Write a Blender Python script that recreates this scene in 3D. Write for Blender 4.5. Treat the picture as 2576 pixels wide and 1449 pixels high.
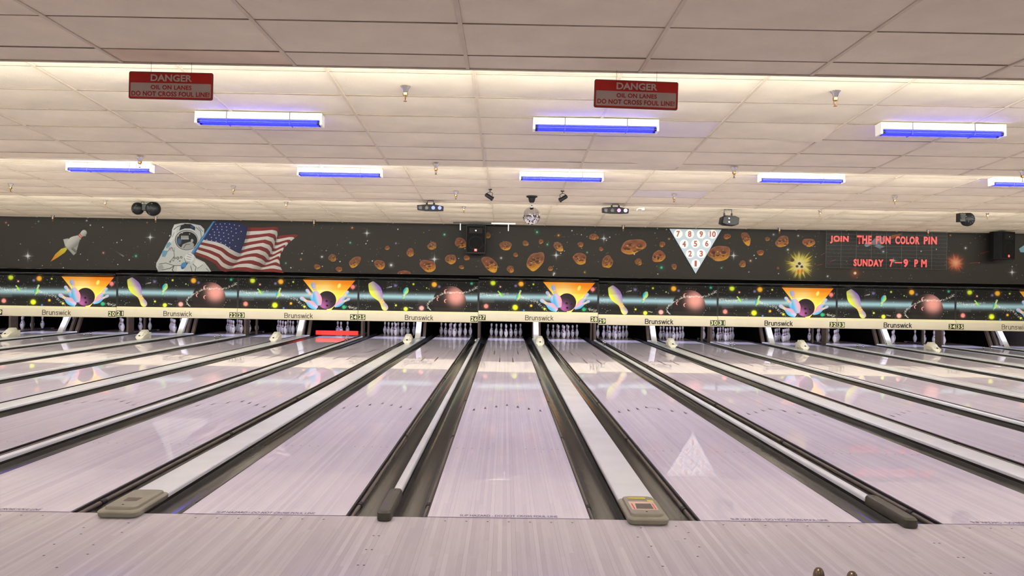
import bpy, bmesh, math, random
import numpy as np
from mathutils import Matrix, Vector

# ------------------------------------------------------------------ scene, camera, light
for o in list(bpy.data.objects):
    bpy.data.objects.remove(o, do_unlink=True)
scene = bpy.context.scene
COL = scene.collection
random.seed(7)
rng = np.random.default_rng(7)

FPX, CX, CY, CZ = 1910.94, -0.0472, -4.9163, 1.4874
PITCH, YAW, ROLL = 0.00069, 0.00894, 0.01634
def cam_axes():
    cy, sy, cp, sp = math.cos(YAW), math.sin(YAW), math.cos(PITCH), math.sin(PITCH)
    f = np.array([sy*cp, cy*cp, sp]); r = np.array([cy, -sy, 0.0]); u = np.cross(r, f)
    c, s = math.cos(ROLL), math.sin(ROLL)
    return r*c+u*s, -r*s+u*c, f
AR, AU, AF = cam_axes()
AC = np.array([CX, CY, CZ])
cam_d = bpy.data.cameras.new('camera'); cam = bpy.data.objects.new('camera', cam_d); COL.objects.link(cam)
cam_d.sensor_fit = 'HORIZONTAL'; cam_d.sensor_width = 36.0; cam_d.lens = FPX/2576*36.0
cam_d.clip_start = 0.05; cam_d.clip_end = 200
M = Matrix.Identity(4)
for i in range(3):
    M[i][0], M[i][1], M[i][2], M[i][3] = AR[i], AU[i], -AF[i], AC[i]
cam.matrix_world = M
scene.camera = cam
scene.view_settings.view_transform = 'Standard'
scene.view_settings.look = 'None'
scene.view_settings.gamma = 1.0
scene.view_settings.exposure = 0.1
scene.view_settings.use_curve_mapping = False

world = bpy.data.worlds.new('world'); scene.world = world; world.use_nodes = True
world.node_tree.nodes['Background'].inputs[0].default_value = (1.0, 0.93, 0.86, 1)
world.node_tree.nodes['Background'].inputs[1].default_value = 0.05

def area_light(name, loc, size, size_y, power, color, direction):
    d = bpy.data.lights.new(name, 'AREA'); d.shape = 'RECTANGLE'; d.size = size; d.size_y = size_y
    d.energy = power; d.color = color
    o = bpy.data.objects.new(name, d); COL.objects.link(o); o.location = loc
    o.rotation_euler = Vector(direction).to_track_quat('-Z', 'Y').to_euler()
    return o
WARM = (1.0, 0.985, 0.90)
EDGE = [0.49, 4.83, 9.16, 13.49]          # where the ceiling steps, and the painted wall
ZLO, ZHI, SLOPE = 3.042, 3.345, 0.07
SLOPES = [0.07, 0.07, 0.0745]
XL, XR = -17.8, 16.15                      # side walls
COVE = [705.0, 1100.0, 1180.0]
for y, pw, tl in zip(EDGE[:3], COVE, (0.62, 0.95, 0.95)):          # fluorescent runs in the coves behind each ceiling step
    area_light('cove_light', ((XL+XR)/2, y+0.07, 3.098), XR-XL-0.4, 0.05, pw, WARM, (0, 1, tl))
for ly in (-3.4, -8.0):                    # lamps in the concourse ceiling behind the bowler
    for lx in (-11, -5.5, 0, 5.5, 11):
        area_light('concourse_light', (lx, ly, 3.02), 1.2, 0.6, 47.0, (1.0, 0.93, 0.88), (0, 0, -1))
area_light('mask_light', ((XL+XR)/2, 13.60, 1.93), XR-XL-0.4, 0.06, 290.0, WARM, (0, 1, -0.12))   # lamps behind the painted wall that light the masking units
area_light('pit_blacklight', (-0.8, 16.62, 0.72), 33.0, 0.05, 105.0, (0.18, 0.2, 1.0), (0, 1, -0.06))
area_light('pin_fill_light', (-0.8, 16.62, 0.80), 33.0, 0.05, 230.0, (1.0, 0.97, 0.95), (0, 1, -0.06))  # unseen white fill added to brighten the pins

# ------------------------------------------------------------------ helpers
def ray(x, y): return AF + AR*(x-1288)/FPX - AU*(y-724.5)/FPX
def onY(x, y, Y):
    d = ray(x, y); return AC + d*(Y-AC[1])/d[1]
def onZ(x, y, Z):
    d = ray(x, y); return AC + d*(Z-AC[2])/d[2]
def onS(x, y, k):                          # on the sloped ceiling bay that starts at EDGE[k]
    d = ray(x, y); Y0 = EDGE[k]
    s = SLOPES[k]; t = (ZHI-s*(AC[1]-Y0)-AC[2])/(d[2]+s*d[1]); return AC + d*t
def project(P):
    d = P-AC; D = d@AF
    return 1288+FPX*(d@AR)/D, 724.5-FPX*(d@AU)/D
def lin(c):
    c = np.asarray(c, float)/255.0
    return np.where(c <= 0.04045, c/12.92, ((c+0.055)/1.055)**2.4)
def rgba(c): return tuple(float(v) for v in lin(c))+(1.0,)

MATS = {}
def mat(name, col, rough=0.5, metal=0.0, spec=0.5, coat=0.0, coat_rough=0.05, emit=None, estr=0.0,
        vary=0.06, vscale=6.0, bump=0.0, bscale=80.0, stretch=(1, 1, 1), obj_rand=0.0):
    if name in MATS: return MATS[name]
    m = bpy.data.materials.new(name); m.use_nodes = True; nt = m.node_tree
    b = nt.nodes['Principled BSDF']
    b.inputs['Roughness'].default_value = rough; b.inputs['Metallic'].default_value = metal
    b.inputs['Specular IOR Level'].default_value = spec
    b.inputs['Coat Weight'].default_value = coat; b.inputs['Coat Roughness'].default_value = coat_rough
    c = rgba(col)
    if emit is not None:
        b.inputs['Emission Color'].default_value = rgba(emit); b.inputs['Emission Strength'].default_value = estr
    tc = nt.nodes.new('ShaderNodeTexCoord'); mp = nt.nodes.new('ShaderNodeMapping')
    mp.inputs['Scale'].default_value = stretch
    nt.links.new(tc.outputs['Object'], mp.inputs['Vector'])
    if vary > 0:
        n = nt.nodes.new('ShaderNodeTexNoise'); n.inputs['Scale'].default_value = vscale; n.inputs['Detail'].default_value = 4
        nt.links.new(mp.outputs[0], n.inputs['Vector'])
        r = nt.nodes.new('ShaderNodeMapRange'); r.inputs[1].default_value = 0.3; r.inputs[2].default_value = 0.7
        r.inputs[3].default_value = 1-vary; r.inputs[4].default_value = 1+vary
        nt.links.new(n.outputs['Fac'], r.inputs[0])
        fac = r.outputs[0]
        if obj_rand > 0:
            oi = nt.nodes.new('ShaderNodeObjectInfo')
            r2 = nt.nodes.new('ShaderNodeMapRange'); r2.inputs[3].default_value = 1-obj_rand; r2.inputs[4].default_value = 1+obj_rand
            nt.links.new(oi.outputs['Random'], r2.inputs[0])
            mm = nt.nodes.new('ShaderNodeMath'); mm.operation = 'MULTIPLY'
            nt.links.new(fac, mm.inputs[0]); nt.links.new(r2.outputs[0], mm.inputs[1]); fac = mm.outputs[0]
        v = nt.nodes.new('ShaderNodeVectorMath'); v.operation = 'SCALE'; v.inputs[0].default_value = c[:3]
        nt.links.new(fac, v.inputs['Scale']); nt.links.new(v.outputs[0], b.inputs['Base Color'])
    else:
        b.inputs['Base Color'].default_value = c
    if bump > 0:
        n = nt.nodes.new('ShaderNodeTexNoise'); n.inputs['Scale'].default_value = bscale; n.inputs['Detail'].default_value = 3
        nt.links.new(mp.outputs[0], n.inputs['Vector'])
        bp = nt.nodes.new('ShaderNodeBump'); bp.inputs['Strength'].default_value = bump; bp.inputs['Distance'].default_value = 0.01
        nt.links.new(n.outputs['Fac'], bp.inputs['Height']); nt.links.new(bp.outputs[0], b.inputs['Normal'])
    MATS[name] = m; return m

def board_mat(name, x0, w, cols, coat, coat_rough, rough, seg=1.6, line=0.035, ripple=0.0):
    """printed maple boards running along Y, the tone of every stave from its board number"""
    m = bpy.data.materials.new(name); m.use_nodes = True; nt = m.node_tree; N = nt.nodes.new; L = nt.links.new
    b = nt.nodes['Principled BSDF']
    b.inputs['Roughness'].default_value = rough; b.inputs['Specular IOR Level'].default_value = 0.0
    b.inputs['Coat Weight'].default_value = coat; b.inputs['Coat Roughness'].default_value = coat_rough
    b.inputs['Coat IOR'].default_value = 1.5
    g = N('ShaderNodeNewGeometry'); s = N('ShaderNodeSeparateXYZ'); L(g.outputs['Position'], s.inputs[0])
    def math_(op, a, bb=None, v=None):
        n = N('ShaderNodeMath'); n.operation = op
        if hasattr(a, 'links'): L(a, n.inputs[0])
        else: n.inputs[0].default_value = a
        if bb is not None:
            if hasattr(bb, 'links'): L(bb, n.inputs[1])
            else: n.inputs[1].default_value = bb
        return n.outputs[0]
    q = math_('DIVIDE', math_('SUBTRACT', s.outputs['X'], x0), w)
    bi = math_('FLOOR', q); fr = math_('FRACT', q)
    wn = N('ShaderNodeTexWhiteNoise'); wn.noise_dimensions = '1D'; L(bi, wn.inputs['W'])
    yy = math_('ADD', math_('DIVIDE', s.outputs['Y'], seg), math_('MULTIPLY', wn.outputs['Value'], 7.3))
    si = math_('FLOOR', yy)
    cb = N('ShaderNodeCombineXYZ'); L(bi, cb.inputs[0]); L(si, cb.inputs[1])
    w2 = N('ShaderNodeTexWhiteNoise'); w2.noise_dimensions = '2D'; L(cb.outputs[0], w2.inputs['Vector'])
    mx = N('ShaderNodeMath'); mx.operation = 'MULTIPLY_ADD'; L(w2.outputs['Value'], mx.inputs[0]); mx.inputs[1].default_value = 0.45
    L(math_('MULTIPLY', wn.outputs['Value'], 0.55), mx.inputs[2])
    ramp = N('ShaderNodeValToRGB'); ramp.color_ramp.interpolation = 'LINEAR'
    el = ramp.color_ramp.elements
    el[0].position = 0.0; el[0].color = rgba(cols[0]); el[1].position = 1.0; el[1].color = rgba(cols[-1])
    for i, c in enumerate(cols[1:-1]):
        e = el.new((i+1)/(len(cols)-1)); e.color = rgba(c)
    L(mx.outputs[0], ramp.inputs[0])
    # grain and soft blotches
    mp = N('ShaderNodeMapping'); mp.inputs['Scale'].default_value = (60, 2.2, 1); L(g.outputs['Position'], mp.inputs[0])
    n1 = N('ShaderNodeTexNoise'); n1.inputs['Scale'].default_value = 3.0; n1.inputs['Detail'].default_value = 3; L(mp.outputs[0], n1.inputs[0])
    n2 = N('ShaderNodeTexNoise'); n2.inputs['Scale'].default_value = 1.1; n2.inputs['Detail'].default_value = 4; L(g.outputs['Position'], n2.inputs[0])
    f = math_('ADD', math_('MULTIPLY', n1.outputs['Fac'], 0.14), math_('MULTIPLY', n2.outputs['Fac'], 0.16))
    f = math_('ADD', f, 0.85)
    edge = math_('LESS_THAN', math_('MINIMUM', fr, math_('SUBTRACT', 1.0, fr)), line)
    arrow = math_('LESS_THAN', math_('MODULO', math_('ADD', bi, 1000.0), 5.0), 0.5)
    k = math_('MULTIPLY', edge, math_('ADD', 0.04, math_('MULTIPLY', arrow, 0.38)))
    f = math_('MULTIPLY', f, math_('SUBTRACT', 1.0, k))
    v = N('ShaderNodeVectorMath'); v.operation = 'SCALE'; L(ramp.outputs[0], v.inputs[0]); L(f, v.inputs['Scale'])
    L(v.outputs[0], b.inputs['Base Color'])
    if ripple > 0:
        mp2 = N('ShaderNodeMapping'); mp2.inputs['Scale'].default_value = (5, 1.3, 1); L(g.outputs['Position'], mp2.inputs[0])
        n3 = N('ShaderNodeTexNoise'); n3.inputs['Scale'].default_value = 2.0; n3.inputs['Detail'].default_value = 2; L(mp2.outputs[0], n3.inputs[0])
        bp = N('ShaderNodeBump'); bp.inputs['Strength'].default_value = ripple; bp.inputs['Distance'].default_value = 0.01
        L(n3.outputs['Fac'], bp.inputs['Height']); L(bp.outputs[0], b.inputs['Coat Normal'])
    MATS[name] = m; return m

def paint_mat(name='painted_print', rough=0.6):
    m = bpy.data.materials.new(name); m.use_nodes = True; nt = m.node_tree
    b = nt.nodes['Principled BSDF']; b.inputs['Roughness'].default_value = rough; b.inputs['Specular IOR Level'].default_value = 0.12
    a = nt.nodes.new('ShaderNodeAttribute'); a.attribute_name = 'Col'
    nt.links.new(a.outputs['Color'], b.inputs['Base Color'])
    MATS[name] = m; return m

class MB:
    """collects shapes; build() links them as one mesh object"""
    def __init__(s): s.v = []; s.f = []; s.c = None
    def add(s, vs, fs):
        o = len(s.v); s.v += [tuple(map(float, p)) for p in vs]; s.f += [tuple(i+o for i in f) for f in fs]; return s
    def box(s, x0, x1, y0, y1, z0, z1):
        return s.add([(x0,y0,z0),(x1,y0,z0),(x1,y1,z0),(x0,y1,z0),(x0,y0,z1),(x1,y0,z1),(x1,y1,z1),(x0,y1,z1)],
                     [(0,3,2,1),(4,5,6,7),(0,1,5,4),(1,2,6,5),(2,3,7,6),(3,0,4,7)])
    def bbox(s, x0, x1, y0, y1, z0, z1, b=0.005):
        bm = bmesh.new()
        t = MB().box(x0, x1, y0, y1, z0, z1)
        vs = [bm.verts.new(p) for p in t.v]
        for f in t.f: bm.faces.new([vs[i] for i in f])
        bmesh.ops.bevel(bm, geom=list(bm.edges), offset=b, segments=2, affect='EDGES', profile=0.5)
        bm.verts.index_update()
        s.add([v.co[:] for v in bm.verts], [[v.index for v in f.verts] for f in bm.faces]); bm.free(); return s
    def lathe(s, prof, n=16, c=(0,0,0), axis='z', a0=0.0):
        o = []; fs = []
        for r, z in prof:
            for i in range(n):
                a = a0+2*math.pi*i/n; p = (r*math.cos(a), r*math.sin(a), z)
                if axis == 'y': p = (p[0], p[2], p[1])
                if axis == 'x': p = (p[2], p[0], p[1])
                o.append((p[0]+c[0], p[1]+c[1], p[2]+c[2]))
        for j in range(len(prof)-1):
            for i in range(n):
                k = (i+1) % n
                q = (j*n+i, j*n+k, (j+1)*n+k, (j+1)*n+i)
                fs.append(q if axis != 'y' else q[::-1])
        base = tuple(range(n)); top = tuple(range((len(prof)-1)*n, len(prof)*n))
        if prof[0][0] > 1e-6: fs.append(base[::-1] if axis != 'y' else base)
        if prof[-1][0] > 1e-6: fs.append(top if axis != 'y' else top[::-1])
        return s.add(o, fs)
    def tube(s, pts, r, n=8, cap=True):
        pts = [Vector(p) for p in pts]; rs = r if isinstance(r, (list, tuple)) else [r]*len(pts)
        o = []; fs = []; prev = None
        for i, p in enumerate(pts):
            t = (pts[min(i+1, len(pts)-1)]-pts[max(i-1, 0)]).normalized()
            if prev is None:
                a = Vector((0,0,1)) if abs(t.z) < 0.9 else Vector((1,0,0)); u = t.cross(a).normalized()
            else: u = (prev-t*prev.dot(t)).normalized()
            prev = u; w = t.cross(u)
            for k in range(n):
                a = 2*math.pi*k/n; q = p+u*(rs[i]*math.cos(a))+w*(rs[i]*math.sin(a)); o.append(q[:])
        for j in range(len(pts)-1):
            for k in range(n):
                m = (k+1) % n; fs.append((j*n+k, j*n+m, (j+1)*n+m, (j+1)*n+k))
        if cap: fs += [tuple(range(n))[::-1], tuple(range((len(pts)-1)*n, len(pts)*n))]
        return s.add(o, fs)
    def extrude(s, prof, y0, y1, closed=True, cap=True):
        """profile of (x,z) swept along y"""
        n = len(prof)
        o = [(x, y0, z) for x, z in prof]+[(x, y1, z) for x, z in prof]
        fs = [(i, (i+1) % n, n+(i+1) % n, n+i) for i in range(n if closed else n-1)]
        if closed and cap: fs += [tuple(range(n))[::-1], tuple(range(n, 2*n))]
        return s.add(o, fs)
    def extrude_x(s, prof, x0, x1, closed=True):
        """profile of (y,z) swept along x"""
        n = len(prof)
        o = [(x0, y, z) for y, z in prof]+[(x1, y, z) for y, z in prof]
        fs = [(i, (i+1) % n, n+(i+1) % n, n+i) for i in range(n if closed else n-1)]
        if closed: fs += [tuple(range(n))[::-1], tuple(range(n, 2*n))]
        return s.add(o, fs)
    def loft(s, rings, cap=True):
        n = len(rings[0]); o = [p for r in rings for p in r]; fs = []
        for j in range(len(rings)-1):
            for i in range(n):
                k = (i+1) % n; fs.append((j*n+i, j*n+k, (j+1)*n+k, (j+1)*n+i))
        if cap: fs += [tuple(range(n))[::-1], tuple(range((len(rings)-1)*n, len(rings)*n))]
        return s.add(o, fs)
    def mesh(s, name, m, smooth=None):
        me = bpy.data.meshes.new(name); me.from_pydata(s.v, [], s.f); me.materials.append(m)
        if smooth is not None:
            bm = bmesh.new(); bm.from_mesh(me); bmesh.ops.recalc_face_normals(bm, faces=bm.faces); bm.to_mesh(me); bm.free()
            me.polygons.foreach_set('use_smooth', [True]*len(me.polygons)); me.set_sharp_from_angle(angle=math.radians(smooth))
        else:
            bm = bmesh.new(); bm.from_mesh(me); bmesh.ops.recalc_face_normals(bm, faces=bm.faces); bm.to_mesh(me); bm.free()
        me.update(); return me
    def build(s, name, m, parent=None, loc=(0,0,0), rot=(0,0,0), smooth=None):
        return put(name, s.mesh(name, m, smooth), parent, loc, rot)

def put(name, me, parent=None, loc=(0,0,0), rot=(0,0,0)):
    o = bpy.data.objects.new(name, me); COL.objects.link(o); o.location = loc; o.rotation_euler = rot
    if parent is not None: o.parent = parent
    return o
def tag(o, label=None, cat=None, group=None, kind=None):
    if label: o['label'] = label
    if cat: o['category'] = cat
    if group: o['group'] = group
    if kind: o['kind'] = kind
    return o
def thing(name, label, cat, loc=(0,0,0), rot=(0,0,0), group=None):
    o = bpy.data.objects.new(name, None); o.empty_display_size = 0.05
    COL.objects.link(o); o.location = loc; o.rotation_euler = rot
    return tag(o, label, cat, group)
def copy_tree(o, parent=None):
    c = o.copy(); COL.objects.link(c); c.parent = parent
    for ch in list(o.children): copy_tree(ch, c)
    return c

def text_mesh(txt, w, h, m, plane='xz', bold=0.0, extrude=0.0, spacing=1.0):
    """lettering fitted to w x h, centred on the origin; plane xz faces -y, plane xy faces up"""
    cu = bpy.data.curves.new('t', 'FONT'); cu.body = txt; cu.size = 1.0; cu.offset = bold; cu.space_character = spacing
    cu.extrude = 0.0; cu.resolution_u = 3
    ob = bpy.data.objects.new('t', cu); COL.objects.link(ob)
    dg = bpy.context.evaluated_depsgraph_get(); dg.update()
    me = bpy.data.meshes.new_from_object(ob.evaluated_get(dg))
    bpy.data.objects.remove(ob); bpy.data.curves.remove(cu)
    n = len(me.vertices); co = np.zeros(n*3); me.vertices.foreach_get('co', co); co = co.reshape(-1, 3)
    lo, hi = co.min(0), co.max(0)
    x = (co[:,0]-(lo[0]+hi[0])/2)*w/(hi[0]-lo[0]); y = (co[:,1]-(lo[1]+hi[1])/2)*h/(hi[1]-lo[1])
    z = np.zeros(n)
    out = np.stack([x, z, y] if plane == 'xz' else [x, y, z], 1)
    me.vertices.foreach_set('co', out.ravel()); me.materials.clear(); me.materials.append(m); me.update()
    return me

def flat_poly(pts, depth_axis='xz', d=0.0):
    return [(x, d, z) for x, z in pts] if depth_axis == 'xz' else [(x, y, d) for x, y in pts]
def ellipse(cx, cy, rx, ry, n=24, rot=0.0):
    c, s = math.cos(rot), math.sin(rot)
    return [(cx+rx*math.cos(a)*c-ry*math.sin(a)*s, cy+rx*math.cos(a)*s+ry*math.sin(a)*c) for a in [2*math.pi*i/n for i in range(n)]]
def rrect(x0, x1, y0, y1, r, n=5):
    pts = []
    for (cx, cy, a0) in ((x1-r, y1-r, 0), (x0+r, y1-r, 90), (x0+r, y0+r, 180), (x1-r, y0+r, 270)):
        for i in range(n+1):
            a = math.radians(a0+90*i/n); pts.append((cx+r*math.cos(a), cy+r*math.sin(a)))
    return pts
def slab(pts, z0, z1, b=0.0):
    """closed outline in xy extruded in z (list of rings)"""
    rings = [[(x, y, z0) for x, y in pts], [(x, y, z1-b) for x, y in pts]]
    if b > 0:
        cx = sum(p[0] for p in pts)/len(pts); cy = sum(p[1] for p in pts)/len(pts)
        w = max(abs(p[0]-cx) for p in pts); h = max(abs(p[1]-cy) for p in pts)
        rings.append([(cx+(x-cx)*(1-b/w), cy+(y-cy)*(1-b/h), z1) for x, y in pts])
    return rings

# ------------------------------------------------------------------ materials
TILE = mat('ceiling_tile_board', (233, 223, 202), 0.9, spec=0.1, vary=0.05, vscale=3.0, bump=0.25, bscale=160, obj_rand=0.03)
TILE2 = mat('ceiling_tile_newer', (228, 220, 220), 0.9, spec=0.1, vary=0.04, vscale=3.0, bump=0.2, bscale=160)
TBAR = mat('grid_bar_paint', (212, 200, 178), 0.6, vary=0.06)
TEED = mat('cross_tee_paint', (150, 136, 116), 0.7, vary=0.15, vscale=10)
PLENUM = mat('plenum_dark', (40, 34, 28), 0.95, spec=0.0)  # dark sheet above the tiles, its colour gives the gaps their shade
TRIMC = mat('cove_trim_paint', (205, 194, 172), 0.7, vary=0.05)
WALLP = mat('side_wall_paint', (120, 112, 104), 0.85, vary=0.05)
PITB = mat('pit_black', (7, 6, 6), 0.95, spec=0.02)
SUBF = mat('subfloor_dark', (30, 28, 26), 0.9)
CARPET = mat('concourse_carpet', (92, 78, 82), 0.95, spec=0.05, vary=0.25, vscale=30)
GUT = mat('gutter_plastic', (70, 70, 70), 0.15, spec=0.45, vary=0.16, vscale=4, stretch=(6, .6, 6), bump=0.12, bscale=7)
RAIL = mat('bumper_rail_metal', (84, 76, 68), 0.35, vary=0.2, vscale=8)
RJOINT = mat('rail_joint_rubber', (28, 24, 22), 0.6)
CAPW = mat('capping_plastic', (240, 245, 255), 0.26, spec=0.5, vary=0.05, vscale=3, bump=0.05, bscale=3)
HOOD = mat('hood_plastic', (140, 137, 122), 0.42, vary=0.1, vscale=9)
HOODD = mat('hood_dark_trim', (96, 90, 76), 0.5, vary=0.1)
ENDC = mat('end_cap_plastic', (66, 64, 56), 0.38, vary=0.2, vscale=14)
YEL = mat('yellow_sticker', (214, 200, 40), 0.5, vary=0.08, vscale=30)
PINKST = mat('pale_sticker', (222, 196, 182), 0.5, vary=0.06, vscale=30)
REDL = mat('red_print', (214, 62, 52), 0.5, vary=0.05)
WORN = mat('worn_print', (92, 82, 72), 0.6, vary=0.25, vscale=40)
DARKH = mat('dark_hole', (18, 16, 14), 0.8)
PINW = mat('pin_white', (228, 222, 222), 0.25, coat=0.3, vary=0.03, vscale=20)
PINR = mat('pin_stripe_red', (150, 34, 40), 0.35, vary=0.05)
PINE = mat('pin_emblem_print', (84, 34, 70), 0.4, vary=0.1)
CREAM = mat('fascia_cream', (209, 198, 176), 0.4, vary=0.03, vscale=2)
CREAM2 = mat('fascia_top_cream', (222, 212, 170), 0.4, vary=0.03, vscale=2)
BLKG = mat('black_gloss_roll', (16, 15, 14), 0.16, spec=0.6, vary=0.3, vscale=6, bump=0.35, bscale=3, stretch=(1, 1, 6))
BLKM = mat('black_matte', (22, 21, 20), 0.6, vary=0.2)
BLKP = mat('black_plastic', (17, 17, 18), 0.5, spec=0.25, vary=0.12, vscale=20)
DGREY = mat('dark_grey_plastic', (13, 13, 15), 0.45, spec=0.15, vary=0.12, vscale=20)
LETT = mat('brown_lettering', (58, 50, 40), 0.6, vary=0.0)
LETTB = mat('black_lettering', (24, 22, 20), 0.6, vary=0.0)
LETTF = mat('faded_lettering', (112, 104, 88), 0.6, vary=0.0)
PLATE = mat('number_plate_black', (40, 44, 30), 0.5, vary=0.1)
DIGIT = mat('number_digit', (238, 236, 170), 0.5, vary=0.03, emit=None)
PLATEG = mat('kickback_plate_metal', (212, 210, 200), 0.3, metal=0.25, vary=0.08, vscale=5)
WOODP = mat('kickback_panel_brown', (72, 60, 48), 0.7, spec=0.2, vary=0.2, vscale=5, stretch=(4, 1, 1))
SWEEP = mat('sweep_bar_red', (236, 34, 22), 0.35, vary=0.03, emit=(236, 30, 18), estr=0.25)  # slight emission put into the red, the bar is no lamp
DETC = mat('detector_cream', (228, 224, 206), 0.4, vary=0.03)
DETW = mat('detector_white', (236, 234, 226), 0.4, vary=0.03)
CHROME = mat('chrome', (220, 220, 218), 0.12, metal=1.0, vary=0.03)
BRASS = mat('brass', (176, 142, 84), 0.25, metal=0.9, vary=0.05)
BRONZE = mat('aged_brass', (120, 84, 52), 0.4, metal=0.7, vary=0.1)
HOUS = mat('fixture_enamel', (246, 246, 240), 0.35, vary=0.02)
BLUET = mat('blacklight_tube', (30, 40, 170), 0.2, vary=0.0, emit=(9, 11, 255), estr=16.0)
TEND = mat('tube_end_dark', (24, 24, 60), 0.3, vary=0.0)
SIGNR = mat('sign_red', (196, 30, 20), 0.45, vary=0.04)
SIGNG = mat('sign_grey', (196, 178, 168), 0.5, vary=0.04)
SIGNE = mat('sign_edge', (110, 100, 84), 0.5)
MIRROR = mat('mirror_facets', (240, 240, 242), 0.06, metal=1.0, vary=0.0)
CLEARM = None
BOARDLINE = mat('printed_violet_line', (62, 46, 108), 0.35, vary=0.1, vscale=20)
MARK = mat('lane_mark_dark', (40, 24, 46), 0.3, vary=0.1)
MARKR = mat('lane_mark_brown', (70, 38, 42), 0.3, vary=0.1)
DOTM = mat('floor_dot_dark', (66, 54, 52), 0.5, vary=0.1)
PRINTM = paint_mat()
LANEW, GA, GB = 1.0541, 0.5295, 0.7218
PAIR = 2*LANEW+GA+GB
SEAM0 = -(LANEW/2+GA/2)
BW = LANEW/39
LANE_M = board_mat('lane_boards', -LANEW/2, BW, [(219, 212, 236), (225, 219, 240), (231, 226, 245), (237, 232, 249)], 0.74, 0.012, 0.5, ripple=0.004)  # lavender tint of the blacklights put into the board colours
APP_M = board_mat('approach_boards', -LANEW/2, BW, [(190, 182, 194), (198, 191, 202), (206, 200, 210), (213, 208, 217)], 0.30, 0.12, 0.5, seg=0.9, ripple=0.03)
ONES = ['', '-one', '-two', '-three', '-four', '-five', '-six', '-seven', '-eight', '-nine']
def num(n): return {17: 'seventeen', 18: 'eighteen', 19: 'nineteen'}[n] if n < 20 else ('twenty' if n < 30 else 'thirty')+ONES[n % 10]
def lane_x(n):                     # centre of lane number n
    k, odd = divmod(n-27, 2)
    return k*PAIR + odd*(LANEW+GB)
def seam_x(k): return SEAM0+k*PAIR  # thin division left of lane 27+2k
def wide_x(k): return k*PAIR+LANEW/2+GB/2

# ------------------------------------------------------------------ the shell
yb = -12.5
st = lambda o: tag(o, kind='structure')
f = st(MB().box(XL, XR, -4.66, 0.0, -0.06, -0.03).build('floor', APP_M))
tag(f, 'pale lavender maple approach floor in front of the foul line')
nb = 274
x_start = -LANEW/2-126*BW
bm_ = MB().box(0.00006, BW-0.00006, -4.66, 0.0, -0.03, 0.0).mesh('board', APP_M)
for i in range(nb):
    put('board', bm_, f, (x_start+i*BW, 0, 0))
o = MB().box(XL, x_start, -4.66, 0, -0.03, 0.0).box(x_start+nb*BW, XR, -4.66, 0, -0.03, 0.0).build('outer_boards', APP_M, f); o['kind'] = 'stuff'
tag(st(MB().box(XL, XR, yb, -4.66, -0.06, -0.001).build('floor', CARPET)), 'concourse carpet behind the approach')
tag(st(MB().box(XL, XR, 0.0, 21.4, -0.34, -0.28).build('floor', SUBF)), 'dark subfloor below the lanes and gutters')
tag(st(MB().box(XL-0.1, XL, yb, 21.4, -0.34, 3.8).build('wall_left', WALLP)), 'side wall at the far left of the lanes')
tag(st(MB().box(XR, XR+0.1, yb, 21.4, -0.34, 3.8).build('wall_right', WALLP)), 'side wall at the far right of the lanes')
tag(st(MB().box(XL, XR, yb-0.1, yb, -0.06, 3.8).build('wall_behind', WALLP)), 'concourse wall behind the camera')
tag(st(MB().box(XL, XR, 21.0, 21.1, -0.3, 2.6).build('wall_pit', PITB)), 'black back wall of the pin pits')
tag(st(MB().box(XL, XR, 13.50, 21.0, 2.30, 2.33).build('trim_1', BLKM)), 'black underside between the painted wall and the masking units')
tag(st(MB().box(XL, XR, 13.50, 13.85, 1.80, 1.815).build('trim_5', BLKM)), 'unseen black shelf added behind the painted wall to keep lamp light off the lanes')  # added under the mask lamps to block their light from the lanes
tag(st(MB().box(XL, XR, 20.1, 20.15, -0.28, 1.4).build('wall_curtain', PITB)), 'dark cushion curtain behind the pins')

# small dark dots and screws on the approach
dm = MB().add([(0.0075*math.cos(2*math.pi*i/8), 0.0075*math.sin(2*math.pi*i/8), 0.0006) for i in range(8)], [tuple(range(8))]).mesh('floor_dot', DOTM)
for n in (25, 26, 27, 28, 29):
    for j in range(-3, 4):
        put('floor_dot', dm, f, (lane_x(n)+j*5*BW, -0.075, 0))
for xs in (seam_x(0), seam_x(1), seam_x(-1)):
    for y in (-0.38, -0.62, -0.86, -1.1, -1.34):
        for dx in (-0.016, 0.016): put('screw', dm, f, (xs+dx, y, 0))
for xs, ys in ((wide_x(0)-0.11, (-0.05, -0.16, -0.34, -0.5, -0.68, -0.82)), (wide_x(0)+0.17, (-0.12, -0.24, -0.36, -0.5, -0.66)), (wide_x(-1)+0.12, (-0.2, -0.38, -0.6, -0.75, -0.95)), (wide_x(-1)-0.1, (-0.3, -0.42, -0.6, -0.78))):
    for i, y in enumerate(ys): put('screw', dm, f, (xs+(i % 2)*0.05, y, 0))

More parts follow.
